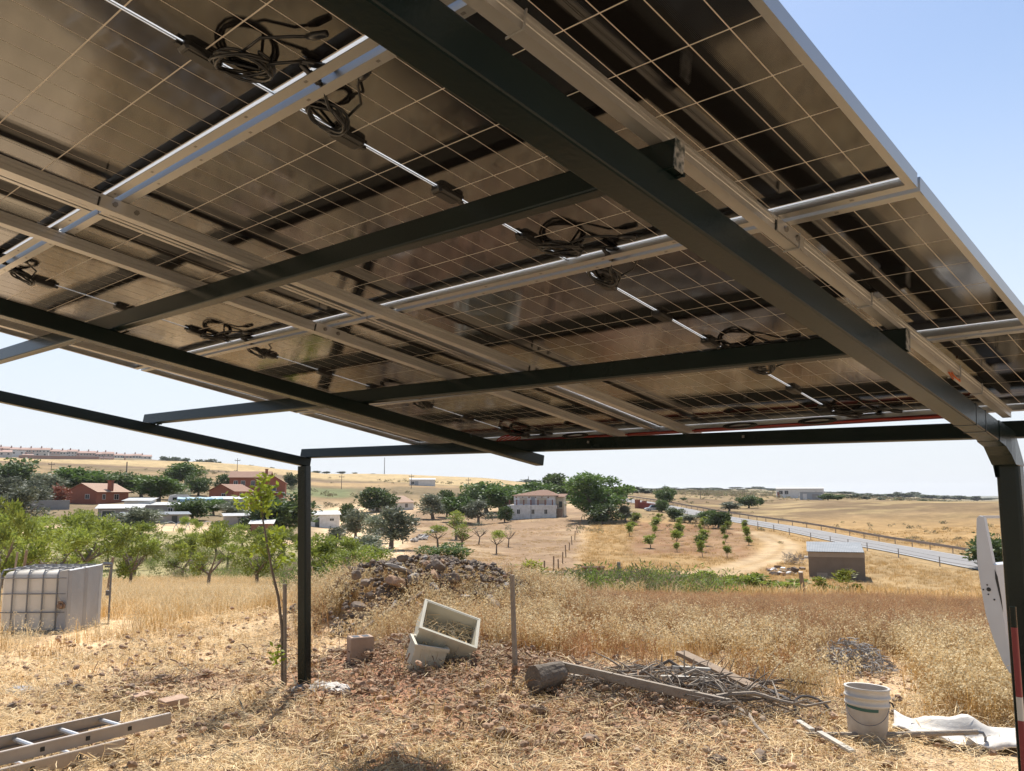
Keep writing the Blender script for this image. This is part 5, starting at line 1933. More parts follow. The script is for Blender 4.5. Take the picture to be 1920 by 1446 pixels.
for s in range(2):
    TREE['yellow', s] = (crown_mesh('crown', m_lf_yel, 640 + s, lobes(64 + s, 6, 0, .6, 1.9, .45, .25, .4), 700, .17, 2.8, .3, .9, .4), trunk_mesh(64 + s, .5, .03, 5, .5), 2.3, 1.6)
    TREE['far', s] = (crown_mesh('crown', m_lf_far, 700 + s, lobes(70 + s, 9, 0, 1.5, 4.2, 1.6, .9, 1.5), 700, .75, 1.6, .5), trunk_mesh(70 + s, 1.4, .2, 3, 1.0), 5.6, 5.4)
TREE['red', 0] = (crown_mesh('crown', m_lf_red, 750, lobes(75, 9, 0, .8, 2.4, 1.0, .5, .8), 900, .28, 2, .4), trunk_mesh(75, .8, .1, 4, .6), 3.2, 3.2)
# one big holm oak by the white house
TREE['oak', 0] = (crown_mesh('crown', m_lf_big, 800, lobes(80, 26, 0, 2.6, 7.4, 3.3, 1.0, 1.8), 9000, .42, 2.0, .5), trunk_mesh(80, 2.4, .38, 7, 2.2), 8.9, 9.6)
for k_, (cm_, tm_, h_, w_) in list(TREE.items()):      # true sizes of the crowns just built
    co = np.empty(len(cm_.vertices) * 3, np.float32)
    cm_.vertices.foreach_get('co', co)
    co = co.reshape(-1, 3)
    TREE[k_] = (cm_, tm_, float(np.percentile(co[:, 2], 99.5)), float((np.percentile(co[:, :2], 97.5, axis=0) - np.percentile(co[:, :2], 2.5, axis=0)).mean()))
_tn = [0]
TREE_AT = []
SUFFIX = {'orchard': 'orchard_tree', 'dark': 'bush', 'green': 'broadleaf_tree', 'olive': 'olive_tree', 'young': 'fruit_tree', 'bare': 'fruit_tree', 'shoot': 'young_plant', 'yellow': 'shrub', 'far': 'distant_tree', 'red': 'shrub', 'oak': 'oak_tree'}
CATS = {'dark': 'bush', 'shoot': 'plant', 'yellow': 'shrub', 'red': 'shrub'}


def tree(kind, u, D, hpx, wpx, label, group=None, var=None, sink=0.0, vtop=None):
    """a tree at bearing u and distance D, hpx/wpx its height and width in picture pixels"""
    k = sum(1 for a in TREE if a[0] == kind)
    _tn[0] += 1
    cm, tm, h0, w0 = TREE[kind, (_tn[0] * 7 + 3) % k if var is None else var]
    D0 = D
    while True:
        p = gat(u, D)
        s = ppm(u, D)
        if vtop is not None:
            hpx = (pt(u, vtop, D).z - p.z) * s
        if kind == 'far' or hpx > .85 * wpx or D < .86 * D0:
            break
        D *= .97
    sz, sx = hpx / s / h0, wpx * (1.18 if kind in ('dark', 'green', 'olive') else 1.0) / s / w0
    root = thing(SUFFIX[kind], label, CATS.get(kind, 'tree'), p - Vector((0, 0, sink)), (_tn[0] * 2.399) % 6.283, group)
    root.scale = (sx, sx, sz)
    put('trunk', tm, root)
    put('crown', cm, root)
    TREE_AT.append((u, D))
    return root


# orchard: front trees singled out, the rows behind as a group
G_OR = 'almond trees of the orchard on the left'
for u, D, vt, wd, lab in ((108, 33, 985, 108, 'bushy orchard tree directly above the right part of the tank'), (252, 34, 988, 84, 'round orchard tree with a single bare trunk, right of the tank'), (397, 33, 985, 98, 'wide orchard tree with low propped branches, left of the sapling'),
                          (487, 36, 992, 78, 'orchard tree behind the thin sapling'), (600, 40, 1002, 84, 'orchard tree directly right of the left post'), (18, 31, 938, 92, 'tall orchard tree at the left picture edge')):
    tree('orchard', u, D, 0, wd, lab, G_OR, vtop=vt)
rr_ = random.Random(5)
rows = {44: 'second', 55: 'third', 67: 'fourth', 80: 'fifth'}
for D in rows:
    n = {44: 6, 55: 7, 67: 7, 80: 7}[D]
    for i in range(n):
        u = -60 + 640 * (i + .5 * (D in (55, 80)) + rr_.uniform(-.18, .18)) / n
        hh = rr_.uniform(1.9, 2.7) + (.6 if u < 180 else 0)
        s = ppm(u, D)
        tree('orchard', u, D + rr_.uniform(-2, 2), hh * s, hh * s * rr_.uniform(.75, 1.15), 'green orchard tree, %s from the left in the %s row back' % (nth(i), rows[D]), G_OR)
for i, (u, D, hh) in enumerate(((620, 58, 2.8), (640, 47, 2.6), (664, 44, 2.0), (690, 52, 2.3))):
    s = ppm(u, D)
    tree('orchard', u, D, hh * s, hh * 1.2 * s, 'low orchard bush, %s from the left between the left post and the stone heap' % nth(i), G_OR)

# trees round the farm buildings (bearing, distance, top, width)
for kind, u, D, vt, wd, lab in (
        ('dark', 12, 230, 862, 74, 'dark dense tree at the left edge below the town'), ('olive', 15, 150, 895, 50, 'grey-green tree at the left edge before the sheds'), ('olive', 62, 165, 900, 44, 'grey-green bush left of the tan shed'), ('olive', 45, 118, 915, 60, 'grey-green tree in front of the tan shed'),
        ('green', 152, 235, 878, 66, 'leafy tree behind the left end of the red bungalow'), ('dark', 190, 228, 889, 48, 'dark tree behind the middle of the red bungalow'), ('dark', 222, 232, 886, 56, 'dark tree behind the chimney of the red bungalow'), ('olive', 80, 215, 888, 52, 'grey scrubby tree left of the leafy one'),
        ('olive', 118, 220, 887, 44, 'scrubby grey tree between leafy and grey neighbours left of the red bungalow'), ('green', 265, 225, 892, 44, 'broad tree between the red bungalow and the white caravan'), ('green', 298, 208, 895, 62, 'broad tree directly behind the white caravan'), ('green', 346, 262, 869, 52, 'tall tree standing above the caravan roof'),
        ('dark', 372, 214, 893, 34, 'narrow dark tree left of the low red house'), ('olive', 330, 225, 905, 46, 'grey bush behind the caravan'), ('dark', 427, 268, 890, 34, 'round tree behind the low red house'), ('dark', 545, 300, 887, 18, 'small dark conifer right of the two-storey red house'),
        ('dark', 533, 142, 928, 92, 'large dark bush in front of the two-storey red house, left of the post'), ('dark', 500, 128, 946, 60, 'dark bush at the left foot of the large one by the post'), ('dark', 362, 150, 935, 44, 'dark bush in front of the blue tarpaulin'), ('green', 402, 146, 937, 34, 'green bush right of the blue tarpaulin'), ('olive', 440, 140, 940, 40, 'grey-green bush between the grey hut and the low red house'),
        ('red', 112, 172, 909, 26, 'red-leaved shrub at the left corner of the red bungalow'), ('olive', 268, 112, 952, 60, 'olive-grey bush behind the hoops'),
        ('dark', 652, 165, 945, 22, 'green bush right of the small white hut'), ('olive', 668, 118, 955, 38, 'grey olive tree in front of the white-roofed cottage'), ('olive', 735, 92, 952, 58, 'large silvery olive tree left of the dirt path'), ('olive', 706, 104, 965, 40, 'silvery bush merging with the large olive tree'), ('olive', 632, 100, 988, 34, 'grey-green bush below the small white hut'), ('olive', 690, 80, 1004, 60, 'low silvery bush in front of the olive trees'),
        ('dark', 708, 238, 915, 54, 'dark round tree behind the white-roofed cottage'), ('olive', 746, 225, 936, 16, 'small bush right of the cottage'), ('olive', 812, 178, 927, 42, 'grey-green tree above the dirt path'), ('dark', 838, 186, 920, 30, 'upright dark tree left of the leafy grove'), ('green', 858, 172, 932, 40, 'light green tree at the left end of the grove'),
        ('dark', 885, 200, 917, 40, 'dark tree in the grove left of the white house'), ('green', 912, 206, 905, 60, 'broad tree in the middle of the grove left of the white house'), ('green', 938, 190, 914, 54, 'leafy tree against the left wall of the white house'), ('olive', 897, 168, 938, 36, 'pale bush in front of the grove'), ('dark', 946, 168, 950, 22, 'small dark bush at the left corner of the white house'),
        ('green', 968, 228, 911, 48, 'tree showing over the left part of the white roof'), ('green', 1004, 232, 905, 60, 'tree showing over the middle of the white house roof'), ('dark', 1036, 240, 889, 50, 'tall dark tree rising behind the white house'), ('dark', 1060, 236, 908, 24, 'dark bush between the tall dark tree and the oak'),
        ('oak', 1117, 178, 890, 100, 'huge round oak towering right of the white house'), ('dark', 1130, 164, 945, 44, 'dark bush at the foot of the huge oak'),
        ('dark', 836, 74, 1020, 62, 'dark bush right of the stone heap top'), ('young', 822, 100, 985, 36, 'left of the three leafy fruit trees on the bare paddock'), ('young', 866, 98, 983, 34, 'middle leafy fruit tree on the bare paddock, nearest the grove'), ('young', 931, 96, 994, 25, 'right-hand leafy fruit tree on the bare paddock'), ('bare', 898, 112, 978, 20, 'nearly bare fruit tree between the leafy ones'), ('bare', 953, 108, 983, 17, 'nearly leafless tree right of the leafy fruit trees'), ('young', 856, 124, 958, 34, 'low spreading fruit tree below the grove'),
        ('dark', 1250, 228, 914, 28, 'round tree beyond the road, nearest the huge oak'), ('dark', 1240, 190, 938, 19, 'dark bush beside the red wall'), ('dark', 1264, 163, 952, 22, 'dark round bush right of the parked car'), ('green', 1326, 158, 957, 22, 'light green bush at the roadside left of its dark twin'), ('dark', 1345, 154, 960, 32, 'dark roadside bush at the field corner'),
        ('dark', 1403, 258, 929, 26, 'dark clump in the golden field beyond the road'), ('dark', 1390, 258, 933, 14, 'smaller dark bush left of the dark clump beyond the road'), ('dark', 1424, 256, 934, 12, 'smaller dark bush right of the dark clump beyond the road'), ('olive', 1366, 240, 941, 28, 'low grey-green bush beyond the road'), ('dark', 1281, 330, 933, 9, 'tiny round bush beyond the road'),
        ('dark', 1552, 360, 926, 22, 'dark bush right of the white hangar'), ('dark', 1570, 362, 928, 20, 'second dark bush right of the white hangar'), ('dark', 1852, 108, 1003, 74, 'dark round bush by the road behind the vehicle door'), ('olive', 1172, 160, 948, 24, 'grey scrub at the right foot of the huge oak'), ('olive', 1292, 185, 965, 30, 'dry grey scrub along the roadside')):
    tree(kind, u, D, 0, wd, lab, vtop=vt)

# sapling rows in the red patch
G_SP = 'leafy saplings planted in rows on the red patch'
cols = [((1199, 172), (1180, 128), 5), ((1239, 172), (1217, 108), 7), ((1279, 165), (1265, 105), 8), ((1316, 160), (1313, 100), 9), ((1357, 152), (1358, 100), 8), ((1393, 146), (1401, 118), 5)]
nm = ['first', 'second', 'third', 'fourth', 'fifth', 'sixth']
for ci, ((u0, D0), (u1, D1), n) in enumerate(cols):
    for i in range(n):
        t = i / (n - 1)
        u, D = u0 + (u1 - u0) * t + rr_.uniform(-2, 2), D0 + (D1 - D0) * t
        hh = rr_.choice((.7, 1.1, 1.4, 1.7, 2.0)) * rr_.uniform(.9, 1.1)
        s = ppm(u, D)
        sp_ = tree('shoot', u, D, hh * s, hh * rr_.uniform(.4, .8) * s, 'leafy sapling, %s from the top of the %s row right of the oak' % (nth(i), nm[ci]), G_SP)
        sp_.rotation_euler = (rr_.gauss(0, .12), rr_.gauss(0, .12), rr_.uniform(0, 6.28))
# green shrubs in the ditch, right part
G_DR = 'green clumps growing in rows before the track'
for ri, (u0, D0, u1, D1, n) in enumerate(((1290, 40, 1330, 52, 4), (1340, 36, 1390, 47, 5), (1400, 35, 1440, 45, 4), (1470, 36, 1490, 42, 2), (1230, 36, 1275, 42, 4))):
    for i in range(n):
        t = i / max(1, n - 1)
        u, D = u0 + (u1 - u0) * t, D0 + (D1 - D0) * t
        s = ppm(u, D)
        tree('shoot', u, D, rr_.uniform(.5, .85) * s, rr_.uniform(.6, 1.0) * s, 'green clump, %s from the near end of the %s row before the track' % (nth(i), ('second', 'third', 'fourth', 'last', 'leftmost')[ri]), G_DR)
for u, D, vt, wd, lab in ((1222, 31, 1068, 50, 'yellow-green shrub right of the fence post in the weeds'), (1245, 32, 1075, 44, 'second yellow-green shrub right of the fence post in the weeds'), (1012, 36, 1050, 46, 'yellow-flowered shrub right of the leaning fence post'), (1000, 37, 1070, 40, 'low yellow-green shrub beside the yellow-flowered one'), (1538, 28, 1082, 34, 'young yellow-green shrub in front of the hut, left one'), (1578, 29, 1068, 44, 'young yellow-green shrub in front of the hut, right one')):
    tree('yellow', u, D, 0, wd, lab, vtop=vt)

# ------------------------------------------------------------------ buildings
m_white = mat('whitewash', (.74, .73, .70), .9, noise=(.9, (.60, .58, .54), 1.0, 6))
m_white2 = mat('old_whitewash', (.80, .79, .77), .9, noise=(1.6, (.60, .58, .54), .8, 8))
m_cream = mat('cream_render', (.62, .56, .44), .9, noise=(1.2, (.52, .46, .36), 1))
m_redbrick = mat('red_brickwork', (.33, .115, .065), .9, noise=(1.5, (.26, .09, .055), 1.1, 6))
m_redwall = mat('dark_red_wall', (.22, .045, .035), .9)
m_tile = mat('clay_roof', (.33, .20, .135), .9, noise=(2.5, (.26, .145, .10), 1.2, 6), bump=(6, .6))
m_tile2 = mat('pale_clay_roof', (.45, .31, .22), .9, noise=(2.5, (.37, .24, .17), 1.2, 6))
m_tin = mat('pale_tin_roof', (.62, .62, .61), .6, .1, noise=(1.5, (.5, .5, .49), 1.2))
m_fibre = mat('fibre_cement', (.33, .355, .375), .85, noise=(1.5, (.36, .38, .40), 1.2, 6))
m_grey = mat('grey_block_wall', (.33, .32, .31), .95, noise=(1.2, (.26, .25, .24), 1.1, 6))
m_hut = mat('weathered_render', (.215, .17, .13), .95, noise=(1.1, (.15, .12, .09), 1.3, 8), bump=(6, .5))
m_hut2 = mat('lighter_render', (.36, .30, .24), .95, noise=(1.4, (.28, .23, .18), 1.2, 6))
m_glass = mat('window_glass', (.03, .035, .04), .1)
m_doorw = mat('dark_door', (.05, .06, .055), .6)
m_doorg = mat('green_door', (.12, .17, .11), .7)
m_woodr = mat('railing_post', (.22, .10, .07), .8)
m_blue = mat('blue_tarpaulin', (.22, .36, .44), .6, noise=(1.5, (.30, .43, .48), 1.2))


def tile_rows(mb, a, b, c, d, n, th=.05):
    """pitched roof plane a-b (eave) to d-c (ridge) laid in overlapping courses"""
    a, b, c, d = map(Vector, (a, b, c, d))
    nr = (b - a).cross(d - a).normalized()
    for k in range(n):
        t0, t1 = k / n, (k + 1.15) / n
        t1 = min(t1, 1.0)
        p = [a + (d - a) * t0, b + (c - b) * t0, b + (c - b) * t1, a + (d - a) * t1]
        lo = nr * (th * 1.0)
        mb.add([p[0], p[1], p[2], p[3], p[0] + lo, p[1] + lo, p[2] + lo * .3, p[3] + lo * .3], [(4, 5, 6, 7), (0, 1, 5, 4), (1, 2, 6, 5), (3, 0, 4, 7), (2, 3, 7, 6), (3, 2, 1, 0)])


def opening(root, nm, x, z, wd, ht, y, fm, gm, axis='y', sill=True, bars=True):
    """window or door set in a wall facing the viewer: frame standing proud, pane recessed in it"""
    mb = MB()
    t = .07
    for x0, x1, z0, z1 in ((x - wd / 2 - t, x - wd / 2, z - t, z + ht + t), (x + wd / 2, x + wd / 2 + t, z - t, z + ht + t), (x - wd / 2, x + wd / 2, z + ht, z + ht + t), (x - wd / 2, x + wd / 2, z - t, z)):
        if axis == 'y':
            mb.bounds(x0, x1, y - .06, y + .02, z0, z1)
        else:
            mb.bounds(y - .02, y + .06, x0, x1, z0, z1)
    f = mb.build(nm, fm, root)
    mb = MB()
    if axis == 'y':
        mb.bounds(x - wd / 2, x + wd / 2, y - .012, y + .015, z, z + ht)
    else:
        mb.bounds(y - .015, y + .012, x - wd / 2, x + wd / 2, z, z + ht)
    mb.build('pane' if nm == 'window' else 'leaf', gm, f)
    if bars and nm == 'window':
        mb = MB()
        if axis == 'y':
            mb.bounds(x - .025, x + .025, y - .05, y - .013, z, z + ht)
        else:
            mb.bounds(y + .013, y + .05, x - .025, x + .025, z, z + ht)
        mb.build('mullion', fm, f)
    return f


def house(name, label, u, D, wd, dp, hw, wallm, roofm, roof='gable_x', rh=1.0, over=.3, yaw=0.0, wins=(), doors=(), side=(), chim=None, base=.6, cat='house', group=None, courses=0, dz=0.0):
    p = gat(u, D)
    p.z += dz
    root = thing(name, label, cat, p, facing(u, yaw), group)
    X = wd / 2
    mb = MB()
    if roof == 'gable_x':      # gable end faces the viewer
        mb.loft([[(-X, y, -base), (X, y, -base), (X, y, hw), (0, y, hw + rh), (-X, y, hw)] for y in (0, dp)])
    elif roof == 'gable_y':    # eave faces the viewer
        mb.loft([[(x, 0, -base), (x, 0, hw), (x, dp / 2, hw + rh), (x, dp, hw), (x, dp, -base)] for x in (-X, X)])
    elif roof == 'mono':       # low at the front
        mb.loft([[(x, 0, -base), (x, 0, hw), (x, dp, hw + rh), (x, dp, -base)] for x in (-X, X)])
    else:
        mb.bounds(-X, X, 0, dp, -base, hw)
    mb.build('wall', wallm, root)
    mb = MB()
    o = over
    n = courses or 5
    if roof == 'gable_x':
        e = o * rh / X
        tile_rows(mb, (-X - o, dp + o, hw - e + .02), (-X - o, -o, hw - e + .02), (0, -o, hw + rh + .02), (0, dp + o, hw + rh + .02), n)
        tile_rows(mb, (X + o, -o, hw - e + .02), (X + o, dp + o, hw - e + .02), (0, dp + o, hw + rh + .02), (0, -o, hw + rh + .02), n)
    elif roof == 'gable_y':
        e = o * rh / (dp / 2)
        tile_rows(mb, (-X - o, -o, hw - e + .02), (X + o, -o, hw - e + .02), (X + o, dp / 2, hw + rh + .02), (-X - o, dp / 2, hw + rh + .02), n)
        tile_rows(mb, (X + o, dp + o, hw - e + .02), (-X - o, dp + o, hw - e + .02), (-X - o, dp / 2, hw + rh + .02), (X + o, dp / 2, hw + rh + .02), n)
    elif roof == 'hip':
        k = min(X, dp / 2) * .8
        a, b, c, d = (-X - o, -o, hw), (X + o, -o, hw), (X + o, dp + o, hw), (-X - o, dp + o, hw)
        r1, r2 = (-X + k, dp / 2, hw + rh), (X - k, dp / 2, hw + rh)
        tile_rows(mb, a, b, r2, r1, n)
        tile_rows(mb, c, d, r1, r2, n)
        tile_rows(mb, b, c, r2, r2, n)
        tile_rows(mb, d, a, r1, r1, n)
    elif roof == 'mono':
        e = o * rh / dp
        tile_rows(mb, (-X - o, -o, hw - e + .03), (X + o, -o, hw - e + .03), (X + o, dp + o, hw + rh + e + .03), (-X - o, dp + o, hw + rh + e + .03), n)
    else:
        mb.bounds(-X - o, X + o, -o, dp + o, hw + .003, hw + .14)
    rf = mb.build('roof', roofm, root)
    for w_ in wins:
        opening(root, 'window', w_[0], w_[1], w_[2], w_[3], 0, m_white, m_glass)
    for w_ in doors:
        opening(root, 'door', w_[0], w_[1], w_[2], w_[3], 0, w_[4] if len(w_) > 4 else wallm, w_[5] if len(w_) > 5 else m_doorw, bars=False)
    for w_ in side:
        opening(root, w_[4], w_[0], w_[1], w_[2], w_[3], X, m_white, m_glass if w_[4] == 'window' else m_doorg, 'x')
    if chim:
        x, y, z0, z1, s = chim
        mb = MB().bounds(x - s / 2, x + s / 2, y - s / 2, y + s / 2, z0, z1)
        mb.bounds(x - s * .7, x + s * .7, y - s * .7, y + s * .7, z1 + .004, z1 + .12)
        mb.build('chimney', m_redbrick, rf)
    return root


# white farmhouse with terrace
D_ = 172
s = ppm(1005, D_)
wh = house('farmhouse', 'white two-storey farmhouse with railed terrace and clay roof beside the huge oak', 996, D_, 9.9, 8.0, 2.55, m_white2, m_white2, 'flat', over=0, yaw=-.16, courses=1,
           wins=((-2.6, .95, .55, .85), (.35, .95, .55, .85), (2.95, .95, .55, .85)), side=((.9, .05, .9, 1.9, 'door'),))
mb = MB().bounds(-3.9, 4.6, 1.9, 7.9, 2.69, 4.55)
mb.build('upper_wall', m_white2, wh)
for x, wd in ((-1.9, 1.5), (1.9, 2.0)):
    opening(wh, 'window', x, 3.0, wd, 1.1, 1.9, m_white, m_cream, bars=False)
opening(wh, 'door', 0.05, 2.72, .8, 1.55, 1.9, m_white, m_fibre, bars=False)
mb = MB()
k_ = 2.2
a, b, c, d = (-4.3, 1.4, 4.56), (5.0, 1.4, 4.56), (5.0, 8.3, 4.56), (-4.3, 8.3, 4.56)
r1, r2 = (1.1, 5.2, 5.7), (2.6, 5.2, 5.7)
for q in ((a, b, r2, r1), (c, d, r1, r2), (b, c, r2, r2), (d, a, r1, r1)):
    tile_rows(mb, *q, 9, .06)
mb.build('roof', m_tile, wh)
for x in (-4.5, -3.0, -1.55, -.1, 1.35, 2.8, 4.3):
    MB().bounds(x - .11, x + .11, .05, .27, 2.692, 3.75).build('railing_post', m_woodr, wh)
for z in (2.95, 3.25, 3.5):
    MB().bounds(-4.5, 4.4, .13, .19, z, z + .06).build('rail', m_woodr, wh)
MB().bounds(-.12, .0, -.07, -.004, -.2, 2.5).build('drainpipe', m_grey, wh)
mb = MB()
for x in np.linspace(-3.4, 3.2, 6):
    mb.box((x, 1.87, 4.22), (.26, .05, .26))
mb.build('vent', m_woodr, wh)
MB().bounds(4.67, 6.2, 3.0, 7.6, -.6, 4.3).build('wing_wall', m_cream, wh)
opening(wh, 'window', 5.55, 2.2, .7, 1.2, 3.0, m_cream, m_glass, bars=False)
mb = MB()
tile_rows(mb, (4.66, 2.7, 4.31), (6.5, 2.7, 4.31), (6.5, 7.8, 4.9), (4.66, 7.8, 4.9), 6)
mb.build('wing_roof', m_tile, wh)
mb = MB()
for k in range(6):
    mb.bounds(4.9, 6.0, 1.0 + .3 * k, 1.3 + .3 * k, -.3, .1 + .36 * k)
mb.build('stair', m_tile2, wh)
MB().beam((5.0, 1.0, 1.0), (5.0, 2.9, 2.9), .08, .08).build('handrail', m_woodr, wh)

# concrete hut in the meadow
hD = 83
hs = ppm(1560, hD)
hut = thing('hut', 'small square rendered hut with a low sheet roof standing alone in the dry meadow', 'hut', gat(1562, hD), facing(1562, .03))
HW, HH = 97 / hs, 2.42
mb = MB()
mb.loft([[(-HW / 2, y, -.6), (HW / 2, y, -.6), (HW / 2, y, HH), (-HW / 2, y, HH - .04)] for y in (0, 4.2)])
mb.build('wall', m_hut, hut)
MB().bounds(-HW / 2 - .02, HW / 2 + .02, -.025, 4.22, HH - .46, HH - .03).build('ring_beam', m_hut2, hut)
mb = MB()
N_ = 34
prof_lo, prof_hi = [], []
for i in range(N_ * 2 + 1):
    x = -HW / 2 - .12 + (HW + .10) * i / (N_ * 2)
    zz_ = .035 * (i % 2)
    prof_lo.append((x, -.22, HH + .0 + zz_))
    prof_hi.append((x, 4.6, HH + .62 + zz_))
vs = prof_lo + prof_hi + [(p[0], p[1], p[2] + .02) for p in prof_lo + prof_hi]
n1 = len(prof_lo)
fs = []
for i in range(n1 - 1):
    fs += [(i, n1 + i, n1 + i + 1, i + 1), (2 * n1 + i, 2 * n1 + i + 1, 3 * n1 + i + 1, 3 * n1 + i), (i, i + 1, 2 * n1 + i + 1, 2 * n1 + i)]
mb.add(vs, fs)
mb.build('roof', mat('weathered_sheet', (.20, .215, .23), .8, noise=(1.2, (.30, .31, .32), 1.2, 6)), hut)
mb = MB().loft([[(-HW / 2 - .02, y, HH - .04), (HW / 2 + .02, y, HH), (HW / 2 + .02, y, HH + .62 * (y + .22) / 4.82), (-HW / 2 - .02, y, HH + .62 * (y + .22) / 4.82)] for y in (3.9, 4.19)])
mb.build('back_gable', m_hut2, hut)
f = MB().bounds(HW * .14, HW * .14 + .42, -.03, .02, .62, .98).build('window', m_hut2, hut)
MB().bounds(HW * .14 + .06, HW * .14 + .36, -.036, -.031, .68, .92).build('pane', m_black, f)
MB().bounds(-HW * .36, -HW * .17, -.02, .02, -.3, .55).build('patch', m_hut2, hut)
mb = MB()
mb.bounds(-HW / 2 - .35, -HW / 2 - .003, .2, .7, HH - .65, HH - .45)
mb.build('bracket', m_tin, hut)
# rubble left of the hut
rub = thing('rubble_heap', 'heap of broken blocks and rubbish left of the hut', 'rubble heap', gat(1462, 86))
q = random.Random(3)
for k in range(44):
    u = q.gauss(1465, 17)
    p = gat(u, q.uniform(83, 90)) - rub.location
    sc = q.uniform(.12, .42)
    mb = MB()
    if q.random() < .5:
        mb.box((0, 0, sc * .3), (sc * 1.5, sc, sc * .6), Matrix.Rotation(q.uniform(0, 3), 3, 'Z') @ Matrix.Rotation(q.uniform(-.4, .4), 3, 'X'))
    else:
        mb.rock((0, 0, sc * .3), (sc, sc * .8, sc * .6), q)
    mb.build('rubble_piece', q.choice((m_slab, m_stone, m_rust, m_white2)), rub, loc=p)
p = gat(1484, 84)
MB().rock((0, 0, .5), (.55, .45, .3), random.Random(1)).build('rubble_piece', m_stone, rub, loc=p - rub.location)
p = gat(1476, 95)
MB().add(*(lambda v, n: (v.tolist(), [(4 * i, 4 * i + 1, 4 * i + 2, 4 * i + 3) for i in range(n)]))(*crown(5, [(0, 0, .5, .9), (1, 0, .5, .8)], 500, .5, 14, .2))).build('brush_heap', m_brush, loc=p, label='dark pile of cut branches behind the rubble heap', cat='brush heap')

# red bungalow and its neighbours
bg_ = house('bungalow', 'long red brick bungalow with clay roof and tall chimney, left of the caravan', 153, 178, 7.2, 11.5, 2.7, m_redbrick, m_tile2, 'gable_x', 1.75, .45, -.62, wins=((1.4, 1.1, .9, .9),), side=((2.5, 1.0, 1.0, 1.0, 'window'), (7.0, .9, 1.6, 1.1, 'window')), chim=(3.25, 5.2, 2.6, 5.0, .9), courses=8)
bg_.scale = (.86, .86, .86)
house('brick_house', 'two-storey red brick house with shallow clay roof left of the post', 466, 205, 8.6, 8.6, 5.2, m_redbrick, m_tile, 'gable_y', 1.4, .4, -.12, wins=((-2.9, 3.3, .8, 1.0), (-1.3, 3.3, .8, 1.0), (.9, 3.3, .8, 1.0), (.8, .9, .7, .8)), courses=7)
bw = house('brick_house', 'gabled red brick wing with a wide window at the right of the two-storey house', 513, 203, 5.0, 9.0, 5.1, m_redbrick, m_tile, 'gable_x', 1.5, .4, -.05, wins=((-.3, 3.3, 1.6, 1.1),), doors=((-.3, .0, 2.2, 2.2, m_redbrick, m_glass),), chim=(-1.9, 3.5, 5.0, 8.2, .6), courses=7)
MB().bounds(-2.4, 2.5, -1.6, -.005, 2.75, 2.95).build('porch_roof', m_tin, bw)
for x in (-2.3, 2.4):
    MB().bounds(x - .1, x + .1, -1.5, -1.3, -.4, 2.745).build('porch_post', m_white, bw)
house('brick_house', 'low red brick house with clay roof in front of the two-storey one', 415, 186, 5.6, 7.5, 2.3, m_redbrick, m_tile, 'gable_x', 1.35, .4, -.55, wins=((.6, .9, .9, .8),), side=((3.0, .9, 1.2, .9, 'window'),), courses=7)
# sheds
car_ = house('shed', 'white flat-fronted shed with a small window and door below the red bungalow', 258, 140, 3.7, 3.0, 2.2, m_white, m_tin, 'mono', .35, .35, -.3, wins=((.4, 1.0, .4, .5),), doors=((-1.1, 0, .8, 1.6, m_white, m_doorw),), cat='shed')
house('shed', 'open-fronted shed with a pale slanting roof left of the white shed', 226, 132, 5.5, 3.6, 1.45, m_grey, m_tin, 'mono', .45, .4, -.1, wins=(), doors=((-1.4, 0, 1.6, 1.1, m_white, m_doorw),), cat='shed')
house('shed', 'long low grey shed with a pale roof right of the white shed', 302, 138, 5.6, 3.2, 1.65, m_grey, m_tin, 'mono', .35, .3, .05, cat='shed', wins=((1.4, .7, .6, .5),))
house('shed', 'low grey outbuilding with a dull roof in front of the long shed', 296, 122, 8.0, 3.0, 1.1, m_grey, m_fibre, 'mono', .25, .3, .08, cat='shed', doors=((2.2, 0, .7, .95, m_grey, m_doorw),))
house('shed', 'pale-roofed shed in front of the low red house, behind the bushes', 432, 162, 6.0, 3.5, 1.9, m_fibre, m_tin, 'mono', .4, .3, .0, cat='shed', wins=((1.2, .9, .7, .5),))
house('shed', 'small grey hut with a pale roof left of the large dark bush', 446, 116, 2.9, 2.4, 1.5, m_grey, m_tin, 'mono', .25, .25, .1, cat='shed', doors=((.5, 0, .6, 1.2, m_grey, m_doorw),))
house('shed', 'tiny brown shed with a slanting pale roof under the sapling crown', 492, 112, 2.5, 2.2, 1.3, m_woodr, m_tin, 'mono', .35, .3, -.1, cat='shed', doors=((0, 0, .6, 1.1, m_woodr, m_doorw),))
house('shed', 'tan shed with a flat pale roof among grey trees at the left', 58, 185, 3.2, 3.0, 2.3, m_cream, m_tile2, 'mono', .3, .3, .0, cat='shed', wins=((.5, 1.0, .7, .7),))
house('shed', 'open grey lean-to with a pale sheet roof at the far left', 20, 150, 4.6, 3.5, 2.2, m_grey, m_tin, 'mono', .35, .5, .1, cat='shed', doors=((-.2, 0, 2.2, 1.9, m_grey, m_doorw),))
house('shed', 'low dark shed with a pale roof right of the tan shed', 74, 172, 4.0, 3.0, 1.6, m_grey, m_tin, 'mono', .2, .4, .1, cat='shed', doors=((0, 0, 1.4, 1.2, m_grey, m_doorw),))
house('hut', 'small white hut with dark door and tin roof just right of the post', 610, 160, 5.4, 4.2, 2.35, m_white2, m_tin, 'mono', .55, .25, .06, wins=((1.3, 1.25, .7, .4),), doors=((-1.3, 0, .75, 1.75, m_white2, m_doorw),), cat='hut')
house('cottage', 'white cottage with a long pinkish roof behind the olive trees', 711, 208, 7.2, 8.5, 2.0, m_white, m_tile2, 'gable_x', 1.5, .3, -.75, wins=((1.2, .8, .8, .8),), side=((2.0, .7, .9, .9, 'window'), (5.8, .7, .9, .9, 'window')), courses=8)
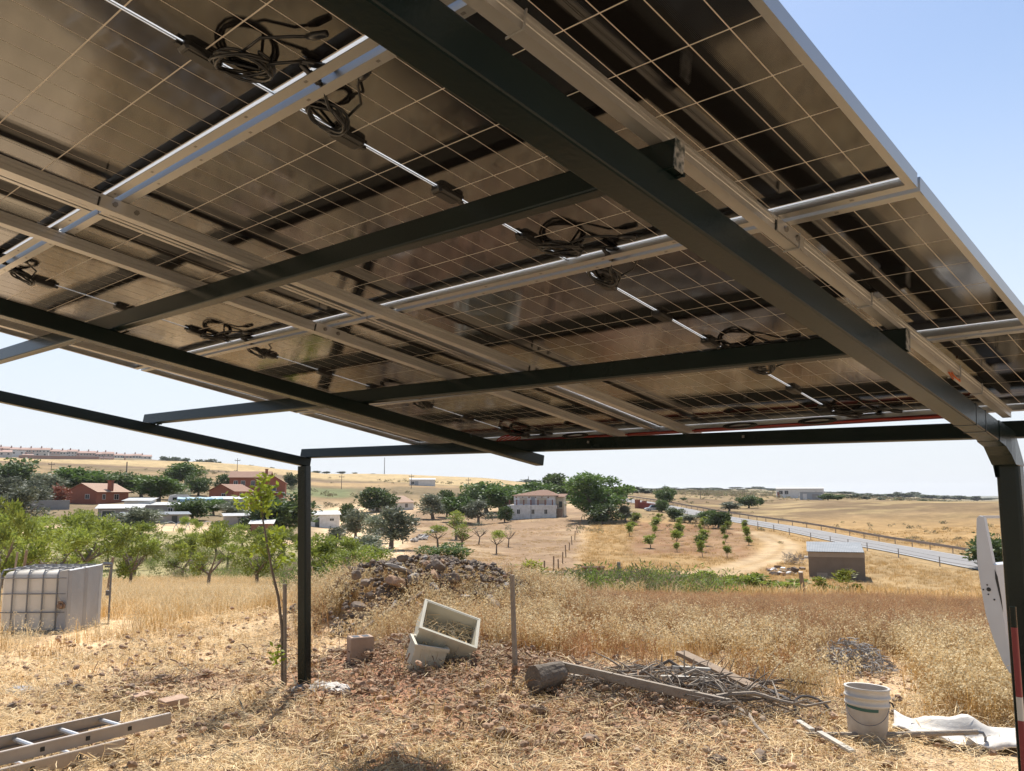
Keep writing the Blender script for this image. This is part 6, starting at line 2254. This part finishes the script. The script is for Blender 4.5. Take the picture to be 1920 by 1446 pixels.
house('hall', 'long white industrial hall on the hillside seen above the dirt path', 792, 372, 11.0, 6.0, 2.7, m_white, m_tin, 'gable_y', .6, .2, .03, wins=((-4.2, .6, 1.2, 1.2),), doors=((-2.6, 0, 1.6, 2.0, m_white, m_fibre),), cat='hall')
# garden wall, tarpaulin, caravan, hoops
w0, w1 = gat(60, 158), gat(132, 158)
gw = thing('garden_wall', 'grey block garden wall in front of the red bungalow', 'wall', w0)
MB().beam(Vector((0, 0, .4)), w1 - w0 + Vector((0, 0, .4)), .2, 2.0).build('block_wall', m_grey, gw)
MB().beam(Vector((0, 0, 1.46)), w1 - w0 + Vector((0, 0, 1.46)), .3, .1).build('coping', m_fibre, gw)
p = gat(376, 158)
tp_ = thing('tarpaulin', 'blue-grey tarpaulin stretched over a low frame between bushes', 'tarpaulin', p, facing(376))
mb = MB()
W_ = 7.5
vs, fs = [], []
for j in range(7):
    for i in range(9):
        x = (i / 8 - .5) * W_
        y = j / 6 * 3.5
        vs.append((x, y, 1.9 + .35 * j / 6 - .10 * math.sin(i * 1.57) ** 2 - (.9 if j == 0 else 0)))
for j in range(6):
    for i in range(8):
        fs.append((j * 9 + i, j * 9 + i + 1, (j + 1) * 9 + i + 1, (j + 1) * 9 + i))
mb.add(vs, fs)
sheet = mb.build('sheet', m_blue, tp_)
sheet.modifiers.new('thick', 'SOLIDIFY').thickness = .03
for x in (-3.6, -1.2, 1.2, 3.6):
    MB().bounds(x - .05, x + .05, .05, .15, -.3, 1.8).build('pole', m_cage, tp_)
p = gat(338, 168)
cv = thing('caravan', 'small white caravan parked behind the long grey shed', 'caravan', p, facing(338, .1))
mb = MB()
cvp = [(-1.75, .5), (-1.9, 1.2), (-1.6, 2.15), (-.6, 2.3), (1.3, 2.3), (1.75, 1.9), (1.9, 1.0), (1.7, .5)]
mb.loft([[(x, y, z) for x, z in cvp] for y in (0, 2.0)])
mb.build('body', m_white, cv)
for x in (-.9, .6):
    opening(cv, 'window', x, 1.25, .7, .5, 0, m_tin, m_glass, bars=False)
for x in (-.3, .3):
    mb = MB()
    mb.loft([[(x + .3 * math.cos(q), y, .3 + .3 * math.sin(q)) for q in np.linspace(0, 6.283, 13)[:-1]] for y in (.05, .25)])
    mb.build('wheel', m_black, cv)
G_HO = 'bare greenhouse hoops behind the orchard'
for i, u in enumerate((212, 232, 252, 274, 322, 344, 366, 392, 415)):
    p = gat(u, 104)
    r_ = 1.15
    MB().tube([(r_ * math.cos(q), .25 * math.cos(q), r_ * .95 * math.sin(q) - .05) for q in np.linspace(0, math.pi, 14)], .035, 6).build('greenhouse_hoop', m_fibre, loc=p, rot=(0, 0, facing(u, .5)), label='bare curved greenhouse hoop left of the bushes' if i < 4 else 'bare curved greenhouse hoop below the blue tarpaulin', cat='hoop', group=G_HO)
# car and red wall by the road, left of the roadside bushes
w0, w1 = gat(1195, 203), gat(1237, 196)
rw = thing('garden_wall', 'low dark red wall with a brick pier beside the parked car', 'wall', w0)
MB().beam(Vector((0, 0, .5)), w1 - w0 + Vector((0, 0, .5)), .25, 1.9).build('block_wall', m_redwall, rw)
MB().bounds(-.5, .5, -.4, .4, -.4, 2.0).build('pier', m_redbrick, rw)
MB().bounds(1.5, 2.4, -.5, .3, -.4, 1.7).build('pier', m_redbrick, rw)
p = gat(1228, 190)
carr = thing('parked_car', 'pale grey car parked in front of the dark red wall', 'car', p, facing(1228, .25))
m_car = mat('silver_paint', (.45, .46, .47), .3, .3)
mb = MB()
low = [(-2.1, .28), (-2.15, .62), (-1.9, .82), (-1.2, .90), (1.3, .92), (2.0, .80), (2.12, .5), (2.05, .26)]
mb.loft([[(x * k, y, z) for x, z in low] for y, k in ((0, .97), (.12, 1), (1.6, 1), (1.72, .97))])
mb.build('body', m_car, carr)
mb = MB()
mb.loft([[(-1.15, y0, .9), (1.25, y0, .92), (.75, y1, 1.42), (-.65, y1, 1.45)] for y0, y1 in ((.05, .2), (1.67, 1.52))])
mb.build('cabin', m_glass, carr)
MB().bounds(-.68, .78, .22, 1.5, 1.43, 1.49).build('roof', m_car, carr)
for x in (-1.3, 1.32):
    for y in (-.01, 1.55):
        mb = MB()
        mb.loft([[(x + .31 * math.cos(q), yy, .31 + .31 * math.sin(q)) for q in np.linspace(0, 6.283, 17)[:-1]] for yy in (y, y + .18)])
        wl = mb.build('wheel', m_black, carr)
        mb = MB()
        mb.loft([[(x + .19 * math.cos(q), yy, .31 + .19 * math.sin(q)) for q in np.linspace(0, 6.283, 13)[:-1]] for yy in (y - .01, y + .19)])
        mb.build('rim', m_tin, wl)
# paddock fence posts running up to the white house
G_PF = 'old wooden posts along the paddock edge'
for i in range(12):
    t = i / 11
    u = 1020 + 75 * (t ** .62)
    D = 60 + 108 * t ** 1.15
    p = gat(u, D)
    h_ = 1.1 + .25 * math.sin(i * 2.1)
    MB().beam((0, 0, -.1), (.14 * math.sin(i * 3), 0, h_), .10, .09, (0, 1, 0), .02).build('fence_post', m_wood2, loc=p, label='old wooden post in the paddock fence, %s' % ('lower end near the weeds' if t < .4 else 'middle stretch' if t < .7 else 'upper end by the oak'), cat='fence post', group=G_PF)
# sheet-metal pieces and tank in the ditch
p = gat(1012, 52)
MB().beam((-1.7, 0, .55), (1.6, .3, .5), 1.2, .12, (0, 0, 1), .02).build('board', m_wood2, loc=p, rot=(0, .03, facing(1012)), label='dark flat boards lying over the green weeds', cat='board')
p = gat(1110, 66)
tr = thing('trough', 'long rusty trough lying in the dry field', 'trough', p, facing(1110))
mb = MB()
mb.loft([[(x, 0, -.05), (x, .7, -.05), (x, .8, .5), (x, -.1, .5)] for x in (-.85, .85)])
mb.build('body', mat('rusty_iron', (.16, .07, .045), .8, noise=(5, (.24, .12, .08), 1.2)), tr)
mb = MB().bounds(-.9, .9, -.14, -.08, .46, .54).bounds(-.9, .9, .78, .84, .46, .54)
mb.build('rim', bpy.data.materials['rusty_iron'], tr)
# stony bank of the dirt path
q = random.Random(6)
bank = thing('stone_bank', 'pale stony bank beside the dirt path left of the fruit trees', 'stone bank', gat(800, 120))
for k in range(40):
    t = q.random()
    p = gat(772 + 65 * t + q.gauss(0, 3), 104 + 56 * t + q.gauss(0, 2)) - bank.location
    sc = q.uniform(.25, .7)
    MB().rock((0, 0, sc * .25), (sc, sc * .8, sc * .55), q).build('stone', q.choice((m_slab, m_white2, m_slab)), bank, loc=p)
# ------------------------------------------------------------------ far things: poles, town, hangar, skyline trees
m_pole = mat('pole_wood', (.16, .13, .11), .9)


def power_pole(label, u, D, vt, arms=True, r=.14):
    p = gat(u, D)
    h_ = pt(u, vt, D).z - p.z
    root = thing('power_pole', label, 'power pole', p, facing(u))
    MB().tube([(0, 0, -.3), (0, 0, h_)], [r, r * .7], 6).build('mast', m_pole, root)
    if arms:
        MB().bounds(-1.0, 1.0, -.08, .08, h_ - 1.0, h_ - .8).build('cross_arm', m_pole, root)
        for x in (-.85, 0, .85):
            MB().bounds(x - .06, x + .06, -.06, .06, h_ - .79, h_ - .45).build('insulator', m_cage, root)
    return root


for u, D, vt, lab in ((443, 330, 859, 'tall power pole above the two-storey red house'), (93, 330, 866, 'power pole in the hillside below the town'), (235, 400, 866, 'power pole at the lower edge of the stubble field'), (640, 330, 890, 'short power pole right of the left post'), (771, 330, 889, 'power pole left of the long white hall'), (878, 330, 896, 'power pole right of the long white hall'),
                      (1072, 250, 903, 'street lamp mast between the white house and the oak'), (1313, 330, 914, 'power pole beyond the road above the red patch'), (1530, 360, 921, 'power pole at the right end of the white hangar'), (1247, 700, 909, 'thin mast far beyond the road')):
    power_pole(lab, u, D, vt, arms=D < 335, r=.12 if D < 400 else .3)
p = gat(720, 900)
MB().tube([(0, 0, -1), (0, 0, pt(720, 858, 900).z - p.z)], [.45, .3], 6).build('mast', m_grey, loc=p, label='tall thin mast on the ridge right of the left post', cat='mast')
p = gat(991, 1150)
MB().tube([(0, 0, -1), (0, 0, (pt(991, 893, 1150).z - p.z))], [1.0, .4], 6).build('mast', m_grey, loc=p, label='antenna mast on the wooded knoll behind the white house', cat='mast')

# town on the ridge
q = random.Random(40)
m_t = [mat('town_wall_pink', (.52, .38, .32), .9), mat('town_wall_pale', (.58, .54, .50), .9), mat('town_wall_brick', (.38, .22, .17), .9), mat('town_wall_white', (.70, .68, .65), .9)]
m_tr = mat('town_roof', (.40, .26, .21), .9)
me_cache = {}


def town_house(u, D, vt, wpx, label, group, wi, vb=None, nwin=3, roof=True):
    s = ppm(u, D)
    p = gat(u, D)
    h_ = pt(u, vt, D).z - p.z
    wd, dp = wpx / s, 11.0
    root = thing('town_house', label, 'house', p, facing(u, q.uniform(-.06, .06)), group)
    rh = min(2.2, h_ * .3) if roof else .4
    hw = h_ - rh
    MB().bounds(-wd / 2, wd / 2, 0, dp, -3, hw).build('wall', m_t[wi], root)
    mb = MB()
    if roof:
        mb.loft([[(x, -.5, hw + .01), (x, dp / 2, hw + rh), (x, dp + .5, hw + .01)] for x in (-wd / 2 - .3, wd / 2 + .3)])
    else:
        mb.bounds(-wd / 2 - .1, wd / 2 + .1, -.1, dp + .1, hw + .004, hw + .4)
    rf = mb.build('roof', m_tr if roof else m_t[wi], root)
    if roof:
        MB().bounds(-wd * .3, -wd * .3 + 1.1, dp * .4, dp * .4 + 1.1, hw + rh * .5, hw + rh + 1.4).build('chimney', m_t[2], rf)
    n = max(1, nwin)
    for i in range(n):
        for z in ((hw - 2.2, hw - 5.2) if hw > 6 else (hw - 2.2,)):
            x = -wd / 2 + wd * (i + .5) / n
            f = MB().bounds(x - .9, x + .9, -.12, .02, z - .1, z + 1.6).build('window', m_t[3], root)
            MB().bounds(x - .7, x + .7, -.14, -.121, z + .1, z + 1.4).build('pane', m_glass, f)
    return root


G_T1, G_T2 = 'terraced houses along the ridge', 'lower houses of the town'
u = -18
k = 0
while u < 278:
    w_ = q.uniform(15, 22)
    vt = np.interp(u, [0, 100, 180, 280], [836, 841, 846, 853]) + q.uniform(-1, 1.5)
    town_house(u, 940, vt, w_, 'terraced house, %s from the left in the long row crowning the ridge' % nth(k), G_T1, q.choice((0, 0, 1, 1)), nwin=3)
    u += w_ * 1.02
    k += 1
for u, vt, w_, wi, roof in ((4, 843, 22, 1, True), (28, 845, 26, 3, False), (50, 851, 22, 0, True), (72, 848, 24, 1, False), (100, 853, 30, 1, False), (128, 858, 26, 0, True), (148, 855, 22, 0, True), (172, 859, 24, 0, True), (196, 858, 22, 2, True), (214, 861, 20, 3, True), (236, 862, 22, 0, True), (40, 858, 20, 2, True), (86, 858, 16, 3, True), (62, 858, 14, 3, True), (252, 864, 10, 3, False), (112, 862, 16, 1, True)):
    town_house(u, 800 + q.uniform(-25, 25), vt, w_, 'lower town house, %s part of the cluster below the ridge row' % ('left' if u < 70 else 'middle' if u < 160 else 'right'), G_T2, wi, nwin=2, roof=roof)
w0, w1 = gat(30, 735), gat(182, 735)
bw_ = thing('boundary_wall', 'long dark red wall along the top of the stubble field below the town', 'wall', w0)
MB().beam(Vector((0, 0, .8)), w1 - w0 + Vector((0, 0, .8)), .4, 3.2).build('block_wall', m_t[2], bw_)
MB().beam(Vector((0, 0, 2.5)), w1 - w0 + Vector((0, 0, 2.5)), .6, .2).build('coping', m_t[1], bw_)

# white hangar beyond the road
house('hangar', 'long white hangar on the low hill beyond the road', 1500, 420, 21, 9, 4.6, m_white, m_tin, 'gable_y', .6, .2, .04, wins=((-8.5, 2, 1.6, 1.6), (-6, 2, 1.6, 1.6)), doors=((-9.5, 0, 1.2, 3, m_white, m_redwall),), cat='hangar')
house('shed', 'pale grey shed in front of the white hangar', 1521, 355, 8.5, 6, 3.1, m_fibre, m_tin, 'flat', .3, .1, .03, doors=((-2.4, 0, 1.4, 2.4, m_white, m_white), (1.5, 0, 2.4, 2.3, m_fibre, m_grey)), cat='shed')
p = gat(1500, 400)

# skyline trees and copses
G_SK = 'dark trees along the skyline'
for u, D, vt, w_ in ((305, 960, 856, 14), (322, 960, 857, 16), (345, 970, 859, 14), (372, 960, 862, 16), (390, 940, 861, 22), (410, 940, 866, 12), (446, 850, 872, 8), (468, 850, 872, 10), (508, 850, 876, 6), (590, 870, 883, 14), (612, 870, 884, 12), (640, 880, 884, 12), (665, 880, 886, 8), (700, 880, 888, 8), (300, 930, 862, 12)):
    tree('far', u, D, 0, w_, 'small dark tree on the skyline between the town and the tall mast', G_SK, vtop=vt)
for u, D, vt, w_ in ((978, 1120, 902, 16), (990, 1120, 899, 22), (1003, 1120, 901, 18), (1016, 1130, 905, 14), (1028, 1130, 907, 12)):
    tree('far', u, D, 0, w_, 'tree of the wooded knoll around the antenna mast', 'trees of the wooded knoll', vtop=vt)
q = random.Random(77)
for i in range(64):
    t = i / 63
    u = 1165 + 690 * t + q.uniform(-5, 5)
    D = q.uniform(900, 2000)
    vt = np.interp(u, [1160, 1240, 1330, 1400, 1430, 1470, 1560, 1660, 1700, 1750, 1860], [913, 918, 919, 914, 912, 917, 921, 926, 922, 927, 933]) + q.uniform(-1, 4)
    p = gat(u, D)
    base_v = PH / 2 - F * (AX[1] @ np.array([p.x, p.y, p.z - CZ])) / (AX[2] @ np.array([p.x, p.y, p.z - CZ]))
    if base_v - vt < 2:
        vt = base_v - 3
    tree('far', u, D, 0, q.uniform(14, 30), 'dark tree on the far skyline, about the %s going right from the oak' % nth(i), 'trees of the far skyline', vtop=vt)
for u, D, w_, vt in ((1620, 520, 16, 931), (1650, 540, 14, 933), (1685, 520, 18, 934), (1590, 480, 18, 928), (1730, 520, 14, 937), (1605, 560, 14, 927), (1770, 520, 16, 939), (1195, 420, 30, 913), (1210, 430, 20, 916), (1185, 410, 20, 917)):
    tree('far', u, D, 0, w_, 'scattered dark tree on the slope below the far skyline', 'scattered trees on the far slope', vtop=vt)
# far blue hill line
for (u0, u1, D, vt, nm) in ((1500, 2300, 5200, 930, 'hills'), (1150, 1520, 4600, 917, 'hills')):
    mb = MB()
    vs, fs = [], []
    n = 60
    for i in range(n + 1):
        u = u0 + (u1 - u0) * i / n
        a = azim(u)
        h_ = pt(u, vt, D).z + 9 * (fbm(np.array([i * .17]), np.array([3.0]), 5, 4)[0] - .5) * (1 if 0 < i < n else 0)
        for dd, zz_ in ((-700, -60), (0, h_), (900, -60)):
            vs.append((math.sin(a) * (D + dd), math.cos(a) * (D + dd), zz_))
    for i in range(n):
        for j in range(2):
            fs.append((i * 3 + j, (i + 1) * 3 + j, (i + 1) * 3 + j + 1, i * 3 + j + 1))
    mb.add(vs, fs)
    mb.build(nm, mat('far_hill_cover', (.10, .11, .07), .95, noise=(.02, (.16, .15, .09), 1.2)), kind='structure', smooth=True)

# summer haze in the air over the whole valley
hz = bpy.data.materials.new('haze')
hz.use_nodes = True
t = hz.node_tree
t.nodes.remove(t.nodes['Principled BSDF'])
pv = t.nodes.new('ShaderNodeVolumePrincipled')
pv.inputs['Color'].default_value = (.93, .96, 1.0, 1)
pv.inputs['Density'].default_value = 0.00008
pv.inputs['Anisotropy'].default_value = 0.3
t.links.new(pv.outputs[0], t.nodes['Material Output'].inputs['Volume'])
HAZE = True
if HAZE:
    put('haze', MB().bounds(-7600, 7600, -7600, 7600, -75, 75).mesh('haze', hz), kind='stuff')
